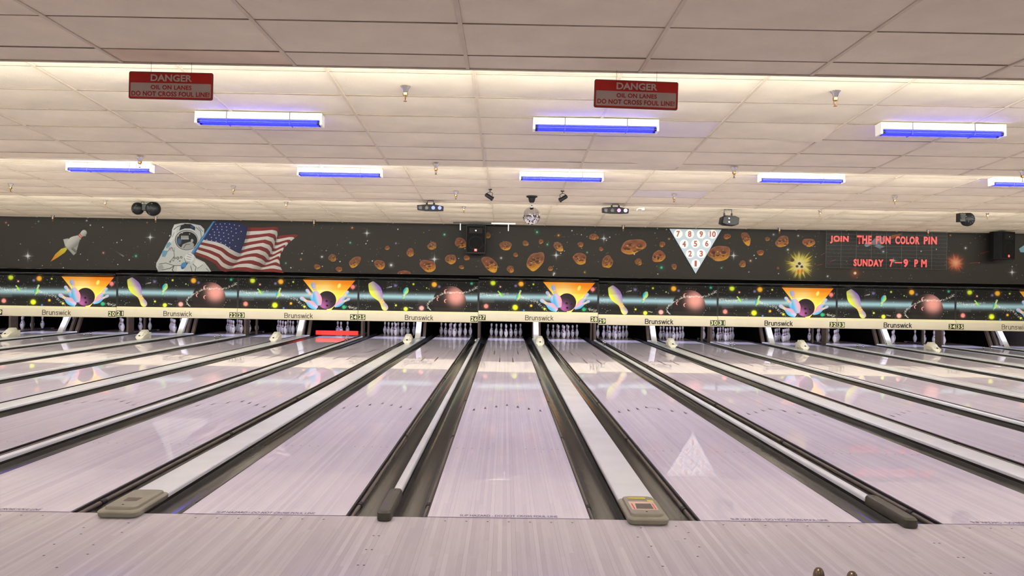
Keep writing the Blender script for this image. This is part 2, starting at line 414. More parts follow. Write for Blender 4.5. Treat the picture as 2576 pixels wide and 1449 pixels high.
# ------------------------------------------------------------------ ceiling bays with tiles
COLX0, COLW, ROWD = -0.338, 1.224, 0.6115
def tile_mesh(w, d, sag, mm, corner=None, twist=0.0):
    nx, ny = 6, 3; vs = []; fs = []
    for j in range(ny+1):
        for i in range(nx+1):
            u, v = i/nx, j/ny
            z = -sag*(1-(2*u-1)**2*0.8)*(1-(2*v-1)**2)
            if corner: z -= corner[2]*max(0, 1-abs(u-corner[0])*2.2)*max(0, 1-abs(v-corner[1])*1.3)
            z += twist*(u-0.5)
            vs.append(((u-0.5)*w, (v-0.5)*d, z))
    for j in range(ny):
        for i in range(nx):
            a = j*(nx+1)+i; fs.append((a, a+nx+1, a+nx+2, a+1))
    o = len(vs); b = [i for i in range(nx+1)]
    vs += [(x, y, 0.018) for x, y in ((-w/2, -d/2), (w/2, -d/2), (w/2, d/2), (-w/2, d/2))]
    e0 = list(range(nx+1)); e1 = [j*(nx+1)+nx for j in range(ny+1)]; e2 = list(range(ny*(nx+1)+nx, ny*(nx+1)-1, -1)); e3 = [j*(nx+1) for j in range(ny, -1, -1)]
    fs += [tuple(e0)+(o+1, o), tuple(e1)+(o+2, o+1), tuple(e2)+(o+3, o+2), tuple(e3)+(o, o+3), (o, o+1, o+2, o+3)]
    me = MB().add(vs, fs).mesh('ceiling_tile', mm)
    me.polygons.foreach_set('use_smooth', [i < nx*ny for i in range(len(me.polygons))]); me.set_sharp_from_angle(angle=math.radians(35)); me.update()
    return me
TW, TD = COLW-0.014, ROWD-0.006
TM = [tile_mesh(TW, TD, s, TILE, None, t) for s, t in ((0.009, 0.0), (0.014, 0.002), (0.011, -0.002), (0.018, 0.001))]
TM2 = tile_mesh(TW, TD, 0.004, TILE2)
TP = {}
def part_tile(d):
    k = round(d, 3)
    if k not in TP: TP[k] = tile_mesh(TW, d-0.006, 0.004, TILE)
    return TP[k]
special = {}
def ceiling_bay(name, label, Y0, z0, slope, length, lines, xmin, xmax, bay):
    """lines: local distances of the cross tees; tiles hang between them"""
    ang = -math.atan(slope)
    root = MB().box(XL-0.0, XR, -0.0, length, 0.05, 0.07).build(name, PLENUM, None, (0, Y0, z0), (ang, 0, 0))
    tag(root, label, kind='structure')
    i0 = math.floor((xmin-COLX0)/COLW); i1 = math.ceil((xmax-COLX0)/COLW)
    ys = [0.0]+list(lines)+[length]
    runner = MB().box(-0.013, 0.013, 0, length, -0.004, 0.03).mesh('grid_runner', TBAR)
    for i in range(i0, i1+1):
        put('grid_runner', runner, root, (COLX0+i*COLW, 0, 0))
    ca, cb = max(XL, COLX0+i0*COLW), min(XR, COLX0+i1*COLW)
    for y in lines:
        MB().box(ca, cb, y-0.005, y+0.005, 0.002, 0.03).build('cross_tee', TEED, root)
    for i in range(i0, i1):
        for j in range(len(ys)-1):
            d = ys[j+1]-ys[j]; x = COLX0+(i+0.5)*COLW; y = (ys[j]+ys[j+1])/2
            if (bay, i, j) in special: me = special[(bay, i, j)]
            elif d < 0.55: me = part_tile(d)
            else: me = TM[rng.integers(0, 4)]
            put('ceiling_tile', me, root, (x, y, 0.004+rng.uniform(0, 0.004)), (rng.uniform(-0.004, 0.004), rng.uniform(-0.002, 0.002), 0))
    m = MB()
    if ca > XL: m.box(XL, ca, 0, length, 0.0, 0.04)
    if cb < XR: m.box(cb, XR, 0, length, 0.0, 0.04)
    if m.v:
        q = m.build('outer_tiles', TILE, root); q['kind'] = 'stuff'
    return root
special[(1, 1, 4)] = TM2
special[(1, 2, 4)] = tile_mesh(TW, TD, 0.01, TILE, (1.0, 1.0, 0.03))
special[(1, 1, 6)] = tile_mesh(TW, TD, 0.012, TILE, (1.0, 1.0, 0.04))
special[(0, 1, 20)] = TM2
special[(3, -5, 1)] = TM2; special[(3, 1, 1)] = TM2; special[(2, 2, 5)] = TM2
STAIN = mat('ceiling_tile_stained', (226, 208, 186), 0.9, spec=0.1, vary=0.16, vscale=1.6, bump=0.25, bscale=160)
special[(0, -2, 4)] = tile_mesh(TW, 0.302, 0.004, STAIN)
lines_bay = [0.36+ROWD*i for i in range(7)]
LB = 4.345
# flat bay over the approach
fl0 = -1.9
fl_lines = [0.182-fl0-ROWD*i for i in range(0, 4)]; fl_lines = sorted([l for l in fl_lines if l > 0.05])
ceiling_bay('ceiling', 'flat tiled ceiling in shadow above the approach', fl0, ZLO, 0.0, EDGE[0]-fl0, fl_lines, -4.3, 4.3, 0)
tag(st(MB().box(XL, XR, yb, fl0, ZLO, ZLO+0.05).build('ceiling', TILE)), 'plain concourse ceiling behind the camera')
names = ['first sloping tiled ceiling bay beyond the danger signs', 'second sloping tiled ceiling bay with the farther row of blacklights',
         'last sloping tiled ceiling bay meeting the painted space wall']
for k in range(3):
    half = (EDGE[k+1]+5.2)*0.70
    ceiling_bay('ceiling', names[k], EDGE[k], ZHI, SLOPES[k], LB, lines_bay, max(XL, -half), min(XR, half), k+1)
for k in range(3):
    t = st(MB().box(XL, XR, EDGE[k]-0.012, EDGE[k]+0.012, ZLO-0.004, ZHI+0.06).build('trim_%d' % (k+2), TRIMC))
    tag(t, ['riser hiding the cove lamps at the nearest ceiling step', 'riser hiding the cove lamps at the middle ceiling step', 'riser hiding the cove lamps at the farthest ceiling step'][k])

# ------------------------------------------------------------------ lanes, gutters, cappings
LY1 = 19.6
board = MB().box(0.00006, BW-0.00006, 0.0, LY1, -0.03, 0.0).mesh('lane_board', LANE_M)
arrow = MB().add([(-0.017, -0.085, 0.0008), (0.017, -0.085, 0.0008), (0.0, 0.085, 0.0008)], [(0, 1, 2)]).mesh('arrow_mark', MARK)
dotl = MB().add([(0.009*math.cos(2*math.pi*i/8), 0.009*math.sin(2*math.pi*i/8), 0.0006) for i in range(8)], [tuple(range(8))]).mesh('guide_dot', MARK)
dash = MB().add([(-0.012, -0.45, 0.0006), (0.012, -0.45, 0.0006), (0.012, 0.45, 0.0006), (-0.012, 0.45, 0.0006)], [(0, 1, 2, 3)]).mesh('range_mark', MARKR)
foul = MB().add([(-LANEW/2, 0.0, 0.0006), (LANEW/2, 0.0, 0.0006), (LANEW/2, 0.012, 0.0006), (-LANEW/2, 0.012, 0.0006)], [(0, 1, 2, 3)]).mesh('foul_line', BOARDLINE)
foult = text_mesh('SLIP HAZARD - DO NOT CROSS FOUL LINE', 0.64, 0.042, BOARDLINE, 'xy', bold=0.02)
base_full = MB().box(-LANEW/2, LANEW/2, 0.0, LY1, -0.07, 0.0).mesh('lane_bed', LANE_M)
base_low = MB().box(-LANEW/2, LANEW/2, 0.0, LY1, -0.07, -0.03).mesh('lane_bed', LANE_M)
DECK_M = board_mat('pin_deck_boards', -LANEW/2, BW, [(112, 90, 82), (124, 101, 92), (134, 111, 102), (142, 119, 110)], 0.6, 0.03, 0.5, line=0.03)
deck_me = MB().box(-LANEW/2, LANEW/2, 17.76, LY1, -0.02, 0.0006).mesh('pin_deck', DECK_M)
pin_deck_strip = MB().add([(-LANEW/2, 0, 0.0007), (LANEW/2, 0, 0.0007), (LANEW/2, 0.02, 0.0007), (-LANEW/2, 0.02, 0.0007)], [(0, 1, 2, 3)]).mesh('deck_joint', MARKR)
ORD = {25: 'left of', 26: 'x'}
for n in range(17, 37):
    x = lane_x(n)
    lab = {36: 'glossy maple bowling lane at the right edge beyond lane thirty-five', 18: 'glossy maple bowling lane at the left edge just before lane nineteen', 17: 'glossy maple bowling lane against the left side wall'}.get(n, 'glossy maple bowling lane ending under number plate %s' % num(n))
    t = thing('bowling_lane', lab, 'lane', (x, 0, 0), group='bowling lanes')
    near = 25 <= n <= 29
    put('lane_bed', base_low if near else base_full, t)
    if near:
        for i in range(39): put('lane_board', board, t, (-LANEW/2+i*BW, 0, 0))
    for j in range(-3, 4):
        put('arrow_mark', arrow, t, (j*5*BW, 4.79-0.135*abs(j), 0))
    for s in (-1, 1):
        for q in (0.17, 0.25, 0.33, 0.41, 0.465): put('guide_dot', dotl, t, (s*q, 2.13, 0))
        put('range_mark', dash, t, (s*0.137, 10.85, 0)); put('range_mark', dash, t, (s*0.27, 12.65, 0))
    put('deck_joint', pin_deck_strip, t, (0, 17.745, 0)); put('pin_deck', deck_me, t)
    put('foul_line', foul, t)
    if near: put('foul_lettering', foult, t, (0.0, 0.05, 0.0006))

# gutter channel, lane side at x=0, running outwards to +x
GW = 0.235
gp = []
for i in range(13):
    a = math.pi*i/12
    gp.append((0.118-0.112*math.cos(a), -0.018-0.085*math.sin(a)**0.8))
gprof = [(0.002, -0.012)]+gp+[(GW-0.002, -0.012)]
inner = [(x, z-0.008) for x, z in gprof]
gmesh = {}
for s in (-1, 1):
    prof = [(s*x, z) for x, z in gprof+inner[::-1]]
    m = MB()
    ys = list(np.linspace(0.0, 19.4, 25))
    m.loft([[(px, y, pz+0.0025*math.sin(y*1.7+px*9)*(1 if 0 < y < 19 else 0)) for px, pz in prof] for y in ys])
    gmesh[s] = m.mesh('channel', GUT, 40)
    rr = MB(); rr.extrude([(s*(0.026+0.017*math.cos(2*math.pi*i/8)), -0.034+0.017*math.sin(2*math.pi*i/8)) for i in range(8)], 0.02, 17.0)
    gmesh[('r', s)] = rr.mesh('bumper_rail', RAIL, 50)
    jj = MB(); jj.extrude([(s*(0.027+0.0215*math.cos(2*math.pi*i/8)), -0.034+0.0215*math.sin(2*math.pi*i/8)) for i in range(8)], -0.03, 0.03)
    gmesh[('j', s)] = jj.mesh('rail_joint', RJOINT, 50)
    ll = MB(); ll.box(*(sorted((s*0.002, s*0.012))), 0.0, 17.2, -0.024, -0.004)
    gmesh[('l', s)] = ll.mesh('edge_strip', RJOINT)
for n in range(17, 37):
    for s in (-1, 1):
        x = lane_x(n)+s*LANEW/2
        t = thing('gutter', 'dark %s-hand gutter of lane %s' % ('left' if s < 0 else 'right', num(n)) if n < 36 else 'dark %s-hand gutter beyond lane thirty-five' % ('left' if s < 0 else 'right'),
                  'gutter', (x, 0, 0), group='lane gutters')
        put('channel', gmesh[s], t); put('edge_strip', gmesh[('l', s)], t)
        r = put('bumper_rail', gmesh[('r', s)], t)
        for y in (0.36, 2.8, 5.24, 7.68, 10.12, 12.56, 15.0): put('rail_joint', gmesh[('j', s)], r, (0, y, 0))

# cappings
def cap_prof(w, top, rad, low):
    pts = []
    for i in range(7):
        a = math.pi-math.pi/2*i/6; pts.append((-w/2+rad+rad*math.cos(a), top-rad+rad*math.sin(a)))
    for i in range(7):
        a = math.pi/2-math.pi/2*i/6; pts.append((w/2-rad+rad*math.cos(a), top-rad+rad*math.sin(a)))
    return [(-w/2, low)]+pts+[(w/2, low)]
wide_me = MB().extrude(cap_prof(GB-2*GW+0.004, 0.042, 0.014, 0.012), 0.30, 17.2).mesh('cover', CAPW, 30)
thin_me = MB().extrude(cap_prof(GA-2*GW+0.004, 0.046, 0.018, 0.012), 0.40, 16.97).mesh('cover', CAPW, 30)
RISER = mat('capping_riser_dark', (46, 44, 42), 0.4, spec=0.3, vary=0.15, vscale=5)
wide_in = MB().box(-0.1, 0.1, 0.0, 17.2, -0.28, -0.03).box(-GB/2+GW+0.003, GB/2-GW-0.003, 0.0, 17.2, -0.03, 0.012).mesh('support', RISER)
thin_in = MB().box(-0.02, 0.02, 0.0, 16.97, -0.28, -0.03).box(-GA/2+GW+0.003, GA/2-GW-0.003, 0.0, 16.97, -0.03, 0.012).mesh('support', RISER)

def hood(root):
    m = MB(); rings = []
    def ring(w, y0, y1, z, r=0.04):
        pts = []
        for px, py in rrect(-w, w, y0, y1, r, 4):
            bow = 0.014*(1-(px/w)**2)*(-1 if py < (y0+y1)/2 else 0.4); pts.append((px, py+bow, z))
        return pts
    rings = [ring(0.122, -0.105, 0.36, 0.002), ring(0.130, -0.115, 0.36, 0.012), ring(0.133, -0.118, 0.36, 0.036), ring(0.128, -0.110, 0.355, 0.043), ring(0.108, -0.075, 0.345, 0.046),
             ring(0.102, -0.066, 0.34, 0.060, 0.03), ring(0.094, -0.056, 0.33, 0.064, 0.03)]
    h = m.loft(rings).build('end_hood', HOOD, root, smooth=32)
    MB().lathe([(0.0065, 0), (0.0065, 0.0012)], 10, (0.0, -0.03, 0.0640)).build('screw_hole', DARKH, h)
    return h
def lab_(n): return 'lanes %s and %s' % (num(n), num(n+1))
for k in range(-5, 5):
    n = 27+2*k; x = wide_x(k)
    t = thing('ball_return_capping', 'wide pale capping over the ball return between %s' % lab_(n) if n < 35 else 'wide pale capping at the right edge beyond lane thirty-five', 'capping', (x, 0, 0), group='wide ball return cappings')
    put('cover', wide_me, t); put('support', wide_in, t)
    if -2 <= k <= 1:
        h = hood(t)
        if k == 0:
            q = MB(); q.add([(-0.07, 0.265, 0.0652), (0.045, 0.265, 0.0652), (0.05, 0.305, 0.0652), (-0.07, 0.305, 0.0652)], [(0, 1, 2, 3)])
            q.build('yellow_sticker', YEL, h)
            MB().add([(0.05, 0.2, 0.0652), (0.088, 0.19, 0.0652), (0.088, 0.235, 0.0652), (0.05, 0.245, 0.0652)], [(0, 1, 2, 3)]).build('yellow_sticker', YEL, h)
            MB().add([(-0.085, 0.01, 0.0652), (0.085, 0.01, 0.0652), (0.085, 0.2, 0.0652), (-0.085, 0.2, 0.0652)], [(0, 1, 2, 3)]).build('safety_label', PINKST, h)
            MB().add([(-0.055, 0.03, 0.0660), (0.058, 0.03, 0.0660), (0.058, 0.15, 0.0660), (-0.045, 0.15, 0.0660)], [(0, 1, 2, 3)]).build('worn_patch', WORN, h)
            for xx in (-0.072, 0.066):
                MB().add([(xx, 0.02, 0.0658), (xx+0.008, 0.02, 0.0658), (xx+0.008, 0.15, 0.0658), (xx, 0.15, 0.0658)], [(0, 1, 2, 3)]).build('red_bar', REDL, h)
        if k == -1:
            MB().add([(-0.04, 0.05, 0.0652), (0.045, 0.05, 0.0652), (0.05, 0.13, 0.0652), (-0.045, 0.13, 0.0652)], [(0, 1, 2, 3)]).build('worn_label', WORN, h)
for k in range(-4, 5):
    n = 26+2*k; x = seam_x(k)
    t = thing('division_capping', 'narrow pale capping between %s' % lab_(n), 'capping', (x, 0, 0), group='narrow division cappings')
    put('cover', thin_me, t); put('support', thin_in, t)
    if -1 <= k <= 2:
        def rg(w, y0, y1, z, r): return [(a, b, z) for a, b in rrect(-w, w, y0, y1, r, 4)]
        c = MB().loft([rg(0.043, -0.105, 0.46, 0.001, 0.03), rg(0.046, -0.11, 0.46, 0.015, 0.03), rg(0.044, -0.105, 0.46, 0.052, 0.03), rg(0.036, -0.09, 0.455, 0.064, 0.028), rg(0.02, -0.05, 0.44, 0.067, 0.018)]).build('end_cap', ENDC, t, smooth=32)
        MB().lathe([(0.005, 0), (0.005, 0.001)], 8, (0, 0.40, 0.0668)).build('screw_hole', DARKH, c)
# chrome pin-sensor knobs on the narrow cappings
for k in range(-4, 5):
    n = 26+2*k
    t = thing('sensor_bracket', 'small chrome sensor knobs on the narrow capping between %s' % lab_(n), 'sensor', (seam_x(k)-0.005, 14.75, 0.046), group='chrome sensor knobs')
    MB().box(-0.012, 0.012, -0.03, 0.36, 0.0, 0.012).build('base_plate', CHROME, t)
    for y in (0.0, 0.32):
        kk = MB().lathe([(0.008, 0.01), (0.008, 0.05), (0.022, 0.06), (0.028, 0.08), (0.022, 0.1), (0.006, 0.11)], 10, (0, y, 0)).build('knob', CHROME, t, smooth=60)
# cream detector housings on the wide cappings
dprof = [(-0.30, 0.0), (-0.34, 0.03), (-0.30, 0.09), (-0.17, 0.19), (-0.06, 0.24), (0.06, 0.24), (0.10, 0.2), (0.10, 0.02), (0.08, 0.0)]
def det_body():
    m = MB(); rings = []
    for xw, sc in ((-0.105, 0.40), (-0.055, 1.0), (0.055, 1.0), (0.105, 0.40)):
        rings.append([(xw, -0.1+(y+0.1)*(0.8 if sc < 1 else 1), 0.1+(z-0.1)*sc) for y, z in dprof])
    return m.loft(rings)
dbody = det_body().mesh('housing', DETC)
dface = MB().add([(-0.054, -0.302, 0.09), (0.054, -0.302, 0.09), (0.054, -0.17, 0.192), (-0.054, -0.17, 0.192)], [(0, 1, 2, 3)]).mesh('front_face', DETW)
drear = MB().bbox(-0.055, 0.055, 0.09, 0.24, 0.0, 0.17, 0.012).mesh('rear_block', DETC)
dhole = MB().add([(-0.03, -0.290, 0.1012), (0.0, -0.308, 0.0882), (0.03, -0.290, 0.1012), (0.0, -0.268, 0.1195)], [(0, 1, 2, 3)]).mesh('lens_hole', DARKH)
for k in range(-5, 5):
    n = 27+2*k
    t = thing('ball_detector', 'cream plastic ball detector on the wide capping between %s' % lab_(n) if n < 35 else 'cream plastic ball detector beyond lane thirty-five', 'detector', (wide_x(k)-0.03, 14.55, 0.042), group='cream ball detectors')
    put('housing', dbody, t); fface = put('front_face', dface, t, (0, -0.003, 0.003)); put('rear_block', drear, t); put('lens_hole', dhole, t, (0, -0.006, 0.006))

# partitions (kickbacks) between the pin decks, slanted metal plates in front of the wide ones
for k in range(-5, 5):
    n = 27+2*k; x = wide_x(k)
    lb = 'between %s' % lab_(n) if n < 35 else 'beyond lane thirty-five'
    t = thing('kickback', 'dark brown slanting pin-deck partition '+lb, 'partition', (x, 17.2, 0.0), group='wide pin-deck partitions')
    for s in (-1, 1):
        prof = [(0.10, -0.28), (0.10, 0.02), (0.72, 1.1), (2.9, 1.1), (2.9, -0.28)]
        MB().extrude_x(prof, *(sorted((s*0.045, s*0.122)))).build('side_panel', PITB, t)
        MB().extrude_x([(0.0, -0.28), (0.0, 0.02), (0.62, 1.1), (0.72, 1.1), (0.10, 0.02), (0.10, -0.28)], *(sorted((s*0.045, s*0.124)))).build('front_edge', WOODP, t)
    MB().extrude_x([(0.25, -0.28), (0.25, 0.02), (0.87, 1.1), (2.9, 1.1), (2.9, -0.28)], -0.045, 0.045).build('core', PITB, t)
    t2 = thing('ball_lift_plate', 'slanted grey metal plate rising from the wide capping '+lb, 'plate', (x-0.035, 16.62, 0.043), group='slanted grey metal plates')
    L = 1.15; a = math.radians(52)
    prof = [(-0.07, 0.0), (0.07, 0.0), (0.07, 0.012), (-0.07, 0.012)]
    q = MB()
    q.bbox(-0.075, 0.075, 0, L, 0, 0.014, 0.004); q.box(-0.075, -0.063, 0.1, L, -0.07, 0.0); q.box(0.063, 0.075, 0.1, L, -0.07, 0.0)
    q.build('face_plate', PLATEG, t2, (0, 0, 0), (a, 0, 0))
    MB().box(-0.05, 0.05, 0.62, 0.66, 0.014, 0.05).build('stop_block', HOODD, t2, (0, 0, 0), (a, 0, 0))
for k in range(-5, 6):
    n = 26+2*k; x = seam_x(k)
    lb = 'between %s' % lab_(n) if k < 5 and k > -5 else ('against the left side wall' if k == -5 else 'beyond lane thirty-six')
    t = thing('division_kickback', 'thin brown pin-deck division posts '+lb, 'partition', (x, 17.2, 0.0), group='thin pin-deck partitions')
    MB().bbox(-0.029, 0.029, -0.22, 0.12, -0.28, 1.1, 0.006).build('front_post', WOODP, t)
    MB().bbox(-0.029, 0.029, 0.80, 0.88, -0.28, 1.1, 0.006).build('rear_post', WOODP, t)
    MB().box(-0.025, 0.025, 0.12, 0.80, 0.98, 1.1).build('top_rail', PITB, t)

# ------------------------------------------------------------------ pins
IN = 0.0254
pprof = [(0, 1.0), (0.3, 1.15), (0.75, 1.41), (2.25, 1.95), (3.375, 2.27), (4.5, 2.383), (5.875, 2.26), (7.25, 1.85), (8.625, 1.28), (9.375, 0.98), (10, 0.898),
         (10.875, 0.93), (11.75, 1.03), (12.625, 1.22), (13.5, 1.274), (14.2, 1.12), (14.7, 0.78), (14.95, 0.35), (15, 0.0)]
pin_me = MB().lathe([(r*IN, z*IN) for z, r in pprof], 16).mesh('body', PINW, 60)
def prad(z): return float(np.interp(z, [p[0] for p in pprof], [p[1] for p in pprof]))
st_me = [MB().lathe([((prad(a)+0.03)*IN, a*IN), ((prad((a+b)/2)+0.045)*IN, (a+b)/2*IN), ((prad(b)+0.03)*IN, b*IN)], 16).mesh('neck_stripe', PINR, 60) for a, b in ((9.55, 10.05), (10.75, 11.25))]
em = MB()
for (w, z0, z1) in ((0.55, 6.4, 7.0), (0.9, 7.0, 7.6)):
    vs = []
    for z in (z0, z1):
        for i in range(5):
            xx = w*(i/4-0.5)*2; rr = prad(z)+0.03; vs.append((xx*IN, -math.sqrt(max(rr*rr-xx*xx, 0.01))*IN, z*IN))
    em.add(vs, [(i, i+1, 6+i, 5+i) for i in range(4)])
em_me = em.mesh('pin_emblem', PINE)
PINPOS = [('head pin', 0, 0), ('left pin of the second row', -1, 1), ('right pin of the second row', 1, 1), ('left pin of the third row', -2, 2), ('middle pin of the third row', 0, 2), ('right pin of the third row', 2, 2),
          ('far left pin of the back row', -3, 3), ('inner left pin of the back row', -1, 3), ('inner right pin of the back row', 1, 3), ('far right pin of the back row', 3, 3)]
for n in range(17, 37):
    for q, (nm, i, j) in enumerate(PINPOS):
        if n == 17 or (n == 24 and q not in (1, 3, 4)): continue
        lb = 'white bowling pin, %s on lane %s' % (nm, num(n)) if n < 36 else 'white bowling pin, %s beyond lane thirty-five' % nm
        t = thing('bowling_pin', lb, 'bowling pin', (lane_x(n)+i*6*IN+rng.uniform(-.006, .006), 18.29+j*0.2640, 0.0008), (0, 0, rng.uniform(-1.3, 1.3)), group='pins racked on the lanes')
        put('body', pin_me, t)
        for s in st_me: put('neck_stripe', s, t)
        put('pin_emblem', em_me, t)
t = thing('sweep_bar', 'bright red sweep bar lowered in front of the pins on lane twenty-four', 'sweep bar', (lane_x(24), 17.35, 0.045))
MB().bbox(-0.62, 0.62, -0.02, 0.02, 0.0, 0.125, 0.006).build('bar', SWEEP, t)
for s in (-1, 1): MB().box(*(sorted((s*0.57, s*0.60))), 0.02, 0.6, 0.05, 0.09).build('arm', BLKM, t)

# ------------------------------------------------------------------ a small painter: prints become point colours on a fine mesh
class Canvas:
    """X,Y: drawing coordinates of every point of a rows x cols grid (y down); rgb in 0..255"""
    def __init__(s, X, Y, bg):
        s.X, s.Y = X, Y; s.rgb = np.empty(X.shape+(3,)); s.rgb[:] = bg
        s.cx = X.mean(0); s.cy = Y.mean(1); s.px = abs(s.cx[1]-s.cx[0])
        s.tilt = max(np.ptp(X, axis=0).max(), np.ptp(Y, axis=1).max())
        s.dx = np.ptp(X, axis=0).max()+2; s.dy = np.ptp(Y, axis=1).max()
    def win(s, x0, x1, y0, y1):
        c = np.where((s.cx >= x0-s.dx) & (s.cx <= x1+s.dx))[0]
        if len(c) == 0: return None
        Yc = s.Y[:, c]
        r = np.where((Yc.max(1) >= y0-1) & (Yc.min(1) <= y1+1))[0]
        if len(r) == 0: return None
        return slice(r[0], r[-1]+1), slice(c[0], c[-1]+1)
    def blend(s, w, m, col):
        m = np.clip(m, 0, 1)[..., None]; s.rgb[w] = s.rgb[w]*(1-m)+np.asarray(col, float)*m
    def disc(s, cx, cy, r, col, soft=None, alpha=1.0):
        soft = s.px*0.9 if soft is None else soft
        w = s.win(cx-r-soft, cx+r+soft, cy-r-soft, cy+r+soft)
        if w is None: return
        d = np.hypot(s.X[w]-cx, s.Y[w]-cy); s.blend(w, alpha*np.clip((r-d)/soft+0.5, 0, 1), col)
    def glow(s, cx, cy, r, col, alpha=1.0, p=2.0):
        w = s.win(cx-2*r, cx+2*r, cy-2*r, cy+2*r)
        if w is None: return
        d = np.hypot(s.X[w]-cx, s.Y[w]-cy)/r; s.blend(w, alpha*np.exp(-d**p), col)
    def ell(s, cx, cy, rx, ry, rot, col, alpha=1.0, soft=None):
        R = max(rx, ry)+2*s.px; w = s.win(cx-R, cx+R, cy-R, cy+R)
        if w is None: return
        c, q = math.cos(rot), math.sin(rot); dx, dy = s.X[w]-cx, s.Y[w]-cy
        u = (dx*c+dy*q)/rx; v = (-dx*q+dy*c)/ry; d = (1-np.hypot(u, v))*min(rx, ry)
        s.blend(w, alpha*np.clip(d/(soft or s.px*0.9)+0.5, 0, 1), col)
    def polymask(s, w, pts):
        X, Y = s.X[w], s.Y[w]; ins = np.zeros(X.shape, bool); dm = np.full(X.shape, 1e9); n = len(pts)
        for i in range(n):
            (x0, y0), (x1, y1) = pts[i], pts[(i+1) % n]
            c = ((y0 > Y) != (y1 > Y)) & (X < (x1-x0)*(Y-y0)/((y1-y0) if y1 != y0 else 1e-9)+x0); ins ^= c
            L2 = (x1-x0)**2+(y1-y0)**2+1e-12; t = np.clip(((X-x0)*(x1-x0)+(Y-y0)*(y1-y0))/L2, 0, 1)
            dm = np.minimum(dm, np.hypot(X-x0-t*(x1-x0), Y-y0-t*(y1-y0)))
        return np.where(ins, dm, -dm)
    def poly(s, pts, col, alpha=1.0, soft=None, col2=None, axis=None):
        xs = [p[0] for p in pts]; ys = [p[1] for p in pts]
        w = s.win(min(xs)-2*s.px, max(xs)+2*s.px, min(ys)-2*s.px, max(ys)+2*s.px)
        if w is None: return
        m = np.clip(s.polymask(w, pts)/(soft or s.px*0.9)+0.5, 0, 1)*alpha
        if col2 is not None:
            (ax, ay), (bx, by) = axis; t = np.clip(((s.X[w]-ax)*(bx-ax)+(s.Y[w]-ay)*(by-ay))/((bx-ax)**2+(by-ay)**2), 0, 1)[..., None]
            col = np.asarray(col, float)*(1-t)+np.asarray(col2, float)*t
        s.blend(w, m, col)
    def line(s, pts, r, col, alpha=1.0, soft=None):
        for (x0, y0), (x1, y1) in zip(pts[:-1], pts[1:]):
            w = s.win(min(x0, x1)-r-s.px, max(x0, x1)+r+s.px, min(y0, y1)-r-s.px, max(y0, y1)+r+s.px)
            if w is None: continue
            L2 = (x1-x0)**2+(y1-y0)**2+1e-9; t = np.clip(((s.X[w]-x0)*(x1-x0)+(s.Y[w]-y0)*(y1-y0))/L2, 0, 1)
            d = np.hypot(s.X[w]-x0-t*(x1-x0), s.Y[w]-y0-t*(y1-y0)); s.blend(w, alpha*np.clip((r-d)/(soft or s.px*0.9)+0.5, 0, 1), col)
    def sparkle(s, cx, cy, r, col, alpha=1.0):
        w = s.win(cx-r, cx+r, cy-r, cy+r)
        if w is None: return
        dx, dy = np.abs(s.X[w]-cx), np.abs(s.Y[w]-cy)
        a = np.exp(-(dy/(s.px*0.9))**2)*np.clip(1-dx/r, 0, 1)**1.5+np.exp(-(dx/(s.px*0.9))**2)*np.clip(1-dy/r, 0, 1)**1.5+0.9*np.exp(-((dx**2+dy**2)/(r*0.16)**2))+0.25*np.exp(-((dx**2+dy**2)/(r*0.4)**2))
        s.blend(w, alpha*a, col)
    def shape(s, fn, box):
        w = s.win(*box)
        if w is None: return
        m, col = fn(s.X[w], s.Y[w]); s.blend(w, m, col)
    def mesh(s, name, P, gain=1.0):
        """P: rows x cols x 3 positions (rows from top to bottom, columns left to right)"""
        R, C = s.X.shape; me = bpy.data.meshes.new(name)
        me.vertices.add(R*C); me.vertices.foreach_set('co', P.reshape(-1).astype(np.float32))
        i = np.arange(R*C).reshape(R, C); q = np.stack([i[1:, :-1], i[1:, 1:], i[:-1, 1:], i[:-1, :-1]], -1).reshape(-1, 4)
        me.loops.add(q.size); me.loops.foreach_set('vertex_index', q.ravel().astype(np.int32))
        me.polygons.add(len(q)); me.polygons.foreach_set('loop_start', (np.arange(len(q))*4).astype(np.int32))
        me.update(calc_edges=True)
        a = me.color_attributes.new('Col', 'FLOAT_COLOR', 'POINT')
        col = np.ones((R*C, 4), np.float32); col[:, :3] = lin(np.clip(s.rgb, 0, 255).reshape(-1, 3))*gain; a.data.foreach_set('color', col.ravel())
        me.materials.append(PRINTM); me.validate(); return me

def pin_shape(cv, head, base, width, c1, c2, band=(250, 190, 70), light=None):
    """a bowling pin drawn from its head to its base; c1 on one side, c2 on the other"""
    hx, hy = head; bx, by = base; L = math.hypot(bx-hx, by-hy); ux, uy = (bx-hx)/L, (by-hy)/L
    zz = [p[0]/15 for p in pprof]; rr = [p[1]/2.383*width/2 for p in pprof]
    R = width+L*0.1
    def fn(X, Y):
        t = ((X-hx)*ux+(Y-hy)*uy)/L; v = (X-hx)*(-uy)+(Y-hy)*ux
        r = np.interp(1-t, zz, rr, left=0, right=0); d = np.minimum(r-np.abs(v), np.minimum(t, 1-t)*L)
        m = np.clip(d/(cv.px*0.9)+0.5, 0, 1)*((t > -0.02) & (t < 1.02))
        k = np.clip(v/(width*0.5)*0.5+0.5, 0, 1); k = k*k*(3-2*k); k = k[..., None]
        col = np.asarray(c1, float)*(1-k)+np.asarray(c2, float)*k
        bm2 = ((np.abs(t-0.27) < 0.02) | (np.abs(t-0.345) < 0.02))[..., None]
        col = np.where(bm2, np.asarray(band, float), col)
        hl = np.exp(-((v/(width*0.22))**2))[..., None]*0.18; col = col*(1-hl)+255*hl
        return m, col
    cv.shape(fn, (min(hx, bx)-R, max(hx, bx)+R, min(hy, by)-R, max(hy, by)+R))

